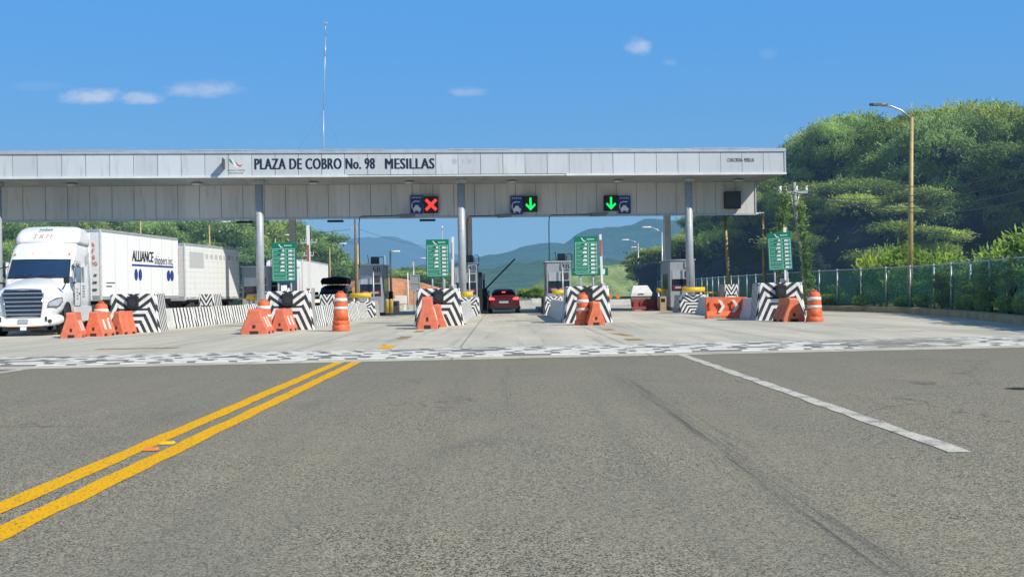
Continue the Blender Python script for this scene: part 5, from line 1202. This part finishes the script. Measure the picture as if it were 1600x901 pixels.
for i, (px, D, sc, sz) in enumerate(R_TREES):
    lb = lR; sz = szfor(TR[i % 3], px, D, RT, random.uniform(.62,.80) if D < 63 else random.uniform(.88,1.05)); sc *= .95
    if i == 2: lb = 'tallest feathery tree at the right edge, above the overgrown fence'
    if i == 0: lb = 'feathery tree just left of the tall ochre lamp post'
    if i == 13: lb = 'dark roadside tree left of the rear column'
    if i == 14: lb = 'small dark tree overhanging the grassy hill, farthest of its row'
    plant(TR, i, xat(px, D), D, sc, lb, gR, szz=sz)
gL = 'trees behind the lorries at left'
k = 0
for (px, D, sz) in [(20,120,1.5),(75,128,1.6),(130,118,1.5),(190,125,1.65),(245,118,1.5),(300,128,1.55),(352,120,1.35),(400,128,1.45),(440,132,1.4),(480,150,1.35),(50,160,2.3),(140,165,2.4),(230,160,2.3),(320,165,2.25),(395,168,2.15),(450,175,2.0),(500,185,1.35),(530,200,1.1),(165,100,.8),(380,104,.7),(425,108,.85),(-30,125,1.5),(560,215,.9),(590,210,.75),(628,150,.72),(655,155,.72),(606,140,.5),(636,185,.85),(680,180,.6),(705,220,.6),(0,100,1.0),(60,104,1.0)]:
    lb = 'bushy green tree on the slope behind the white lorries'; sz = szfor(TL[k % 2], px, D, LT, random.uniform(.95,1.03) if D > 112 else random.uniform(.6,.75))/.82
    if px in (628, 655, 606, 636): lb = 'rounded tree between booth 5B and the next tariff board'
    if px in (500, 530, 560, 590): lb = 'hazy tree at the right foot of the left hillside'
    if px in (680, 705): lb = 'low distant tree behind booth 4B'
    plant(TL, k, xat(px, D), D, 1.0*(.9 if D < 150 else 1.25), lb, gL, szz=sz*.82); k += 1
# dark undergrowth below the right hand trees, under-crown shade painted into its colour
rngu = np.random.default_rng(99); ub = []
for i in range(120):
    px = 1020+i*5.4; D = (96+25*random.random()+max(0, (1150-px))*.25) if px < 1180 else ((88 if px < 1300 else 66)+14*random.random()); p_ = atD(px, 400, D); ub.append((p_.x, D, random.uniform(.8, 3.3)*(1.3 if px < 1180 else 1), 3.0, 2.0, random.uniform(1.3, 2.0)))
M['under'] = foliage_mat('shade_painted_undergrowth', (0.010, 0.022, 0.014), (0.05, 0.09, 0.04), .11)
o = leaf_object('undergrowth', leaf_cloud(ub, 60000, .14, .34, rng=rngu), M['under'], None, [(b[0],b[1],b[2]*.8,b[3]*.9,b[4]*.8,b[5]*.95) for b in ub]); tag(o, 'dark thicket with painted-in shade filling the space beneath the right hand trees', 'undergrowth', None, 'stuff')
# shrubs over and before the fence
def make_shrub(seed, h, w_, n, mat, name='shrub', lw=.09, ll=.22):
    rng = np.random.default_rng(seed); rnd = random.Random(seed); bl = []
    for i in range(9): a = rnd.uniform(0,6.28); r = w_*.35*rnd.random(); s_ = w_*rnd.uniform(.16,.28); bl.append((r*math.cos(a)*1.2, r*math.sin(a), h*rnd.uniform(.25,.8), s_, s_, s_*.7))
    t = thing(name, '', 'shrub'); leaf_object('foliage', leaf_cloud(bl, n, lw, ll, rng=rng, shell=.3), mat, t, [(b[0],b[1],b[2],b[3]*.5,b[4]*.5,b[5]*.5) for b in bl])
    mb = MB()
    for b in bl[:5]: mb.tube([(0,0,0),(b[0]*.5,b[1]*.5,b[2]*.5),b[:3]], .035, 5, r2=.012)
    mb.build('stem', M['bark'], t); return t
index_kids()
SH = [make_shrub(3, 1.6, 2.6, 5200, M['leaf_shrub']), make_shrub(9, 1.9, 2.4, 5200, M['leaf_shrub'])]
VN = [make_shrub(15, 2.2, 2.2, 5000, M['leaf_vine'], 'climbing_shrub', .08, .16), make_shrub(16, 2.2, 2.4, 5000, M['leaf_vine'], 'climbing_shrub', .08, .16)]
fence_pts = [(a+1.0, b) for a, b in kerb_pts[:11]]
def fp(d):   # x of fence at depth d
    for i in range(len(fence_pts)-1):
        (x0,y0),(x1,y1) = fence_pts[i], fence_pts[i+1]
        if y0 <= d <= y1: return x0+(x1-x0)*(d-y0)/(y1-y0)
    return fence_pts[-1][0]
gs = 'shrubs along the green fence'
for i, (D, off, sz, s) in enumerate([(28,1.7,1.35,1.3),(30.5,1.8,1.75,1.2),(32.5,1.9,1.75,1.1),(34.5,1.9,1.8,1.15),(36.5,1.9,1.75,1.1),(38.5,1.9,1.6,1.1),(40.5,1.8,1.45,1.0),(42.5,1.6,1.3,1.0),(45,1.6,1.15,1.0),(48.5,1.7,1.15,1.0),(51,1.7,1.45,1.1),(53,1.8,1.6,1.0),(55,1.7,1.4,.9)]):
    plant(SH, i, fp(D)+off, D, s, 'bright green shrub growing above the fence behind the ochre lamp post' if D < 46 else 'yellow green shrub behind the fence left of the ochre lamp post', gs, .2, szz=sz)
for i, (D, s, sz) in enumerate([(27,1.0,1.02),(30.4,1.0,1.02),(33.6,1.0,1.0),(37,1.0,.96),(26,1.0,1.0),(28,1.0,.98),(29.6,1.0,.98),(31.2,.95,1.0),(32.8,1.0,.96),(34.4,.95,.95),(36.2,.95,.95),(38,.9,.92),(40,.9,.88),(42,.85,.9),(44,.8,.75),(46.5,.9,.92),(49,.75,.6),(51.5,.8,.7),(54,.7,.55),(58,.6,.5),(63,.6,.5)]):
    plant(VN, i, fp(D)+1.05*s, D, s, 'vine tangled shrub climbing the fence near the right edge' if D < 52 else 'low vine shrub at the foot of the fence', 'climbing shrubs on the green fence', .2, szz=sz)
for i, (D, s, zz) in enumerate([(27.5,.55,1.35),(30,.5,1.0),(33,.5,.3),(36,.45,1.2),(39.5,.6,1.25),(41.5,.5,.5),(45,.4,1.3)]):
    plant(VN, i, fp(D)-.12, D, s, 'creeper clump hanging on the front of the green fence', 'creepers hanging on the green fence', .2+zz*.5, szz=.42)
gw = 'weeds in front of the green fence'
for i, D in enumerate([25,26.5,28,29.3,30.5,31.8,33,34.4,36,37.5,39,41,43,45,47.5,50,53.5,57,61,66]):
    plant(SH, i+1, fp(D)-.15+random.uniform(-.2,.25), D, random.uniform(.25,.45), 'leafy weed clump between kerb and fence', gw, .2, szz=random.uniform(.28,.42))
# fence
t = thing('chain_fence', 'green chain link fence with pale posts behind the kerb at right', 'fence', (0,0,.2))
m = MT('green_chain_mesh', .6); m.setcol((0.06,0.32,0.20)); trn = m.nt.nodes.new('ShaderNodeBsdfTransparent'); mx = m.nt.nodes.new('ShaderNodeMixShader'); mx.inputs[0].default_value = .64
m.nt.links.new(m.b.outputs[0], mx.inputs[1]); m.nt.links.new(trn.outputs[0], mx.inputs[2]); m.nt.links.new(mx.outputs[0], m.out.inputs[0])
fh = 1.88; ds = [20+i*2.4 for i in range(40)]; mb = MB(); P = [(fp(d), d) for d in ds]
mb.loft([[(x_,y_,0.02),(x_,y_,fh)] for x_, y_ in P], False, False, False); mb.build('mesh_panel', m.m, t, fixn=False)
mb = MB(); mb.tube([(x_,y_,fh) for x_, y_ in P], .03, 6); mb.build('top_rail', M['alu'], t)
for x_, y_ in P: mb = MB(); mb.cyl((x_-.06,y_,0), .042, fh+.05, n=7); mb.build('post', M['alu'], t)
# continued far fence along the right lane exit
# vine-covered utility poles near the trees
def cable(p0, p1, sag, n=14): 
    p0, p1 = Vector(p0), Vector(p1); return [p0.lerp(p1, i/n)-Vector((0,0,sag*4*(i/n)*(1-i/n))) for i in range(n+1)]
D = 52; pb_ = atD(1262, 440, D); pt_ = atD(1241, 285, D)
up_ = thing('utility_pole', 'leaning vine covered utility pole with crossarm behind the tilted tariff board', 'utility pole', (pb_.x, D, 0))
dxl = pt_.x-pb_.x
mb = MB(); mb.tube([(0.1,0,0),(dxl*.9,0,pt_.z*.75),(dxl,0,pt_.z)], .11, 8, r2=.08); mb.build('post', plain('pale_concrete_pole', (0.35,0.34,0.31), .9), up_)
ca = atD(1218, 301, D); cb = atD(1262, 299, D); mb = MB(); zc = ca.z; mb.box(ca.x-pb_.x, cb.x-pb_.x, -.06, .06, zc-.06, zc+.06); mb.tube([(dxl*.96,0,zc-1.0),(ca.x-pb_.x+.5,0,zc)], .035, 5); mb.tube([(dxl*.96,0,zc-1.0),(cb.x-pb_.x-.4,0,zc)], .035, 5); mb.build('crossarm', M['alu'], up_)
mb = MB()
for u in (.02,.2,.6,.95): mb.lathe([(.06,zc+.06),(.09,zc+.14),(.05,zc+.2),(.08,zc+.3)], 8, (ca.x-pb_.x+(cb.x-ca.x)*u, 0, 0))
mb.build('insulator', M['white_plain'], up_)
rngv = np.random.default_rng(5); hgt = pt_.z
leaf_object('climbing_vine', leaf_cloud([(dxl*z_/hgt*.95+.1, -.05, z_, .20-.008*z_, .2, .4) for z_ in np.arange(.4, hgt*.82, .45)], 3000, .07, .15, rng=rngv, shell=.2), M['leaf_vine'], up_)
D = 50.5; p_ = atD(1226, 440, D); pt2 = atD(1231, 292, D); v2 = thing('ivy_snag', 'second leaning trunk wrapped in creeper, left of the utility pole', 'tree', (p_.x-.5, D, 0))
mb = MB(); mb.tube([(0,0,0),(.2,0,3),(.6,0,pt2.z)], .12, 7, r2=.06); mb.build('trunk', M['bark'], v2)
leaf_object('creeper', leaf_cloud([(.1+.5*z_/pt2.z, -.05, z_, .26-.012*z_, .25, .4) for z_ in np.arange(2.2, pt2.z*.97, .45)], 2600, .07, .15, rng=rngv, shell=.2), M['leaf_vine'], v2)
mb = MB()
for (a0, b0) in (((1220,299),(1640,265)), ((1240,300),(1650,282)), ((1262,298),(1650,300)), ((1244,287),(1560,240)), ((1235,300),(1650,240))):
    mb.tube(cable(atD(a0[0],a0[1],52), atD(b0[0],b0[1],40), .9), .016, 4)
o = mb.build('power_cable', plain('cable_grey', (0.10,0.11,0.12))); tag(o, 'thin power cables running right from the vine covered pole', 'cable')
# utility poles on the left
def upole(px, pt, D, label, arms, r=.13, mat='wood_pole'):
    p_ = atD(px, pt, D); t = thing('utility_pole', label, 'utility pole', (p_.x, D, 0)); mb = MB(); mb.tube([(0,0,0),(0,0,p_.z)], r, 8, r2=r*.7); mb.build('post', M[mat], t)
    for (dpx, py) in arms:
        a = atD(px-dpx, py, D); b = atD(px+dpx, py, D); mb = MB(); mb.box(a.x-p_.x, b.x-p_.x, -.05, .05, a.z-.05, a.z+.05)
        for s_ in (-1,-.4,.4,1): mb.cyl((s_*(b.x-p_.x)*.95,0,a.z), .035, .3, n=6)
        mb.build('crossarm', M['alu'], t)
upole(554.5, 340, 105, 'wooden utility pole with crossarm left of booth 5B', [(7,359)])
upole(558.5, 381, 90, 'short ochre pole beside the utility pole', [], .12, 'ochre_pole')
upole(482, 366, 92, 'twin crossarm pole above the white far trailer', [(13,379),(8,399)], .07, 'alu')
upole(601, 399, 95, 'thin pale pole behind booth 5B', [], .06, 'alu')
upole(691, 356, 100, 'thin post behind the tariff board with hooked top', [(1,358)], .05, 'alu')
upole(637, 426, 85, 'short white post left of the framed panel', [], .06, 'white_plain')
mb = MB(); 
for z_ in (0, 1): mb.tube(cable(atD(548,358,105), atD(300,330,80), .8), .018, 4); mb.tube(cable(atD(561,358,105), atD(700,385,190), .6), .018, 4)
o = mb.build('power_cable', M['dark_metal']); tag(o, 'sagging power cable from the wooden utility pole', 'cable')
# soil bank
mb = MB(); rings = []
for i in range(14):
    x_ = -26+i*1.9; hh = 3.2*math.exp(-((i-6.5)/4.2)**2)+.3*random.random(); rings.append([(x_, 118+j*1.6+random.uniform(-.4,.4), max(-.05, hh*math.sin(math.pi*min(1, j/5))+(random.uniform(-.25,.25) if 0 < j < 7 else 0))) for j in range(9)])
mb.loft(rings, False, False, False); o = mb.build('soil_bank', M['soil']); o['kind'] = 'structure'
# ------------------------------------------------------------------ hills
def hill(name, ridge, D, depth, mat, nx=160, ny=14, rough=.06, foot=0.0, front=1.0):
    """ridge: list of (px, py) crest pixels at depth D; terrain slopes from its foot (D-depth) up to the crest and down behind."""
    xs = [atD(a, b, D).x for a, b in ridge]; zs_ = [atD(a, b, D).z for a, b in ridge]
    X = np.linspace(xs[0], xs[-1], nx); Z = np.interp(X, xs, zs_); rng = np.random.default_rng(int(D)); 
    kk = np.linspace(0, 1, nx); wob = sum(np.sin(kk*f_*6.28+rng.random()*6)*a_ for f_, a_ in ((9,.4),(17,.3),(31,.2),(57,.12)))
    vs = []; fs = []; rows = 2*ny
    for j in range(rows+1):
        t = j/ny; u = t if t <= 1 else 2-t
        g = u**1.15; ph = rng.random()*6
        for i in range(nx):
            hz_ = Z[i]*g*(1+0.0)+Z[i]*rough*(wob[i]*(1-abs(1-u)*.5)*u)+Z[i]*.10*math.sin(kk[i]*40+u*5+math.sin(kk[i]*23)*2)*u*(1-u)*2.2
            vs.append((X[i]*(1-.0*(1-u)), D-depth+depth*t, hz_-.5*(1-u)))
    for j in range(rows):
        for i in range(nx-1): fs.append((j*nx+i, j*nx+i+1, (j+1)*nx+i+1, (j+1)*nx+i))
    me = bpy.data.meshes.new(name); me.from_pydata(vs, [], fs); me.materials.append(mat); me.polygons.foreach_set('use_smooth', [True]*len(fs)); o = bpy.data.objects.new(name, me); col.objects.link(o); o['kind'] = 'structure'; return o
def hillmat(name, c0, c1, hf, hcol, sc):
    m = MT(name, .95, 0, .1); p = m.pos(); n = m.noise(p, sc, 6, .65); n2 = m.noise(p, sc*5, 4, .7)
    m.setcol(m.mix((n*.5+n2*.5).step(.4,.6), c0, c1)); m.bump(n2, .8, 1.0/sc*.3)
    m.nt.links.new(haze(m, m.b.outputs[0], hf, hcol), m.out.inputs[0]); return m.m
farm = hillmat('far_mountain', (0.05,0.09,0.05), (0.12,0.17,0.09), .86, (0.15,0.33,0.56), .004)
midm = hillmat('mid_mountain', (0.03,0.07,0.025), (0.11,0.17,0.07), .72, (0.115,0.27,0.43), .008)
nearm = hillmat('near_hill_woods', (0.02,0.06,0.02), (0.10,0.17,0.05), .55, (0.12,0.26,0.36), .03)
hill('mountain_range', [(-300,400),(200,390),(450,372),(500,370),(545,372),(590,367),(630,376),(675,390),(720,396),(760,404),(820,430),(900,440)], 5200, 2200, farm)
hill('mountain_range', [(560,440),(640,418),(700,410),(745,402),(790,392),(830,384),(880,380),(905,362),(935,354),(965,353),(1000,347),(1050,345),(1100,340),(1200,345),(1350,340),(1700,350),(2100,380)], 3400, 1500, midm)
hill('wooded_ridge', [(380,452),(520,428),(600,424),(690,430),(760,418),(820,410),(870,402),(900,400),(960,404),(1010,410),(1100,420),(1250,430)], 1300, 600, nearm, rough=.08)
m = MT('grassy_hill_green', .95, 0, .1); p = m.pos(); n = m.noise(p, .12, 5, .65); n2 = m.noise(p, .9, 5, .75)
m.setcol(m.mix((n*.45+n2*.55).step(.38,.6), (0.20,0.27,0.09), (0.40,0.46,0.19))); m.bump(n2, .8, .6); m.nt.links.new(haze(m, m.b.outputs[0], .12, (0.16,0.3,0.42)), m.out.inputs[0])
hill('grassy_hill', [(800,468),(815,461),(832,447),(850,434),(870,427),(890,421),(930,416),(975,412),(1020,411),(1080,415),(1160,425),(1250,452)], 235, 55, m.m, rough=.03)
for i, (px, D, s) in enumerate([(826,190,.9),(838,185,.8),(850,188,.85),(818,200,.7),(840,215,.5)]):
    plant(SH, i, xat(px, D), D, s*1.6, 'dark bush at the foot of the grassy hill', 'bushes at the foot of the grassy hill', szz=1.0)
# dark patch painted as a cast shadow at the right road edge
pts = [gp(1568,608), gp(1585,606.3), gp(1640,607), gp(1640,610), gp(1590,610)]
sheet('painted_shadow', [(p_.x, p_.y) for p_ in pts][::-1], .0125, plain('painted_shadow_tone', (0.012,0.013,0.018), .7))
for o in bpy.data.objects:
    if o.type == 'EMPTY' and o.name.startswith('board') and not o.children and 'label' not in o: pass
for o in [o for o in bpy.data.objects if o.type == 'EMPTY' and o.users_collection == ()]: bpy.data.objects.remove(o)
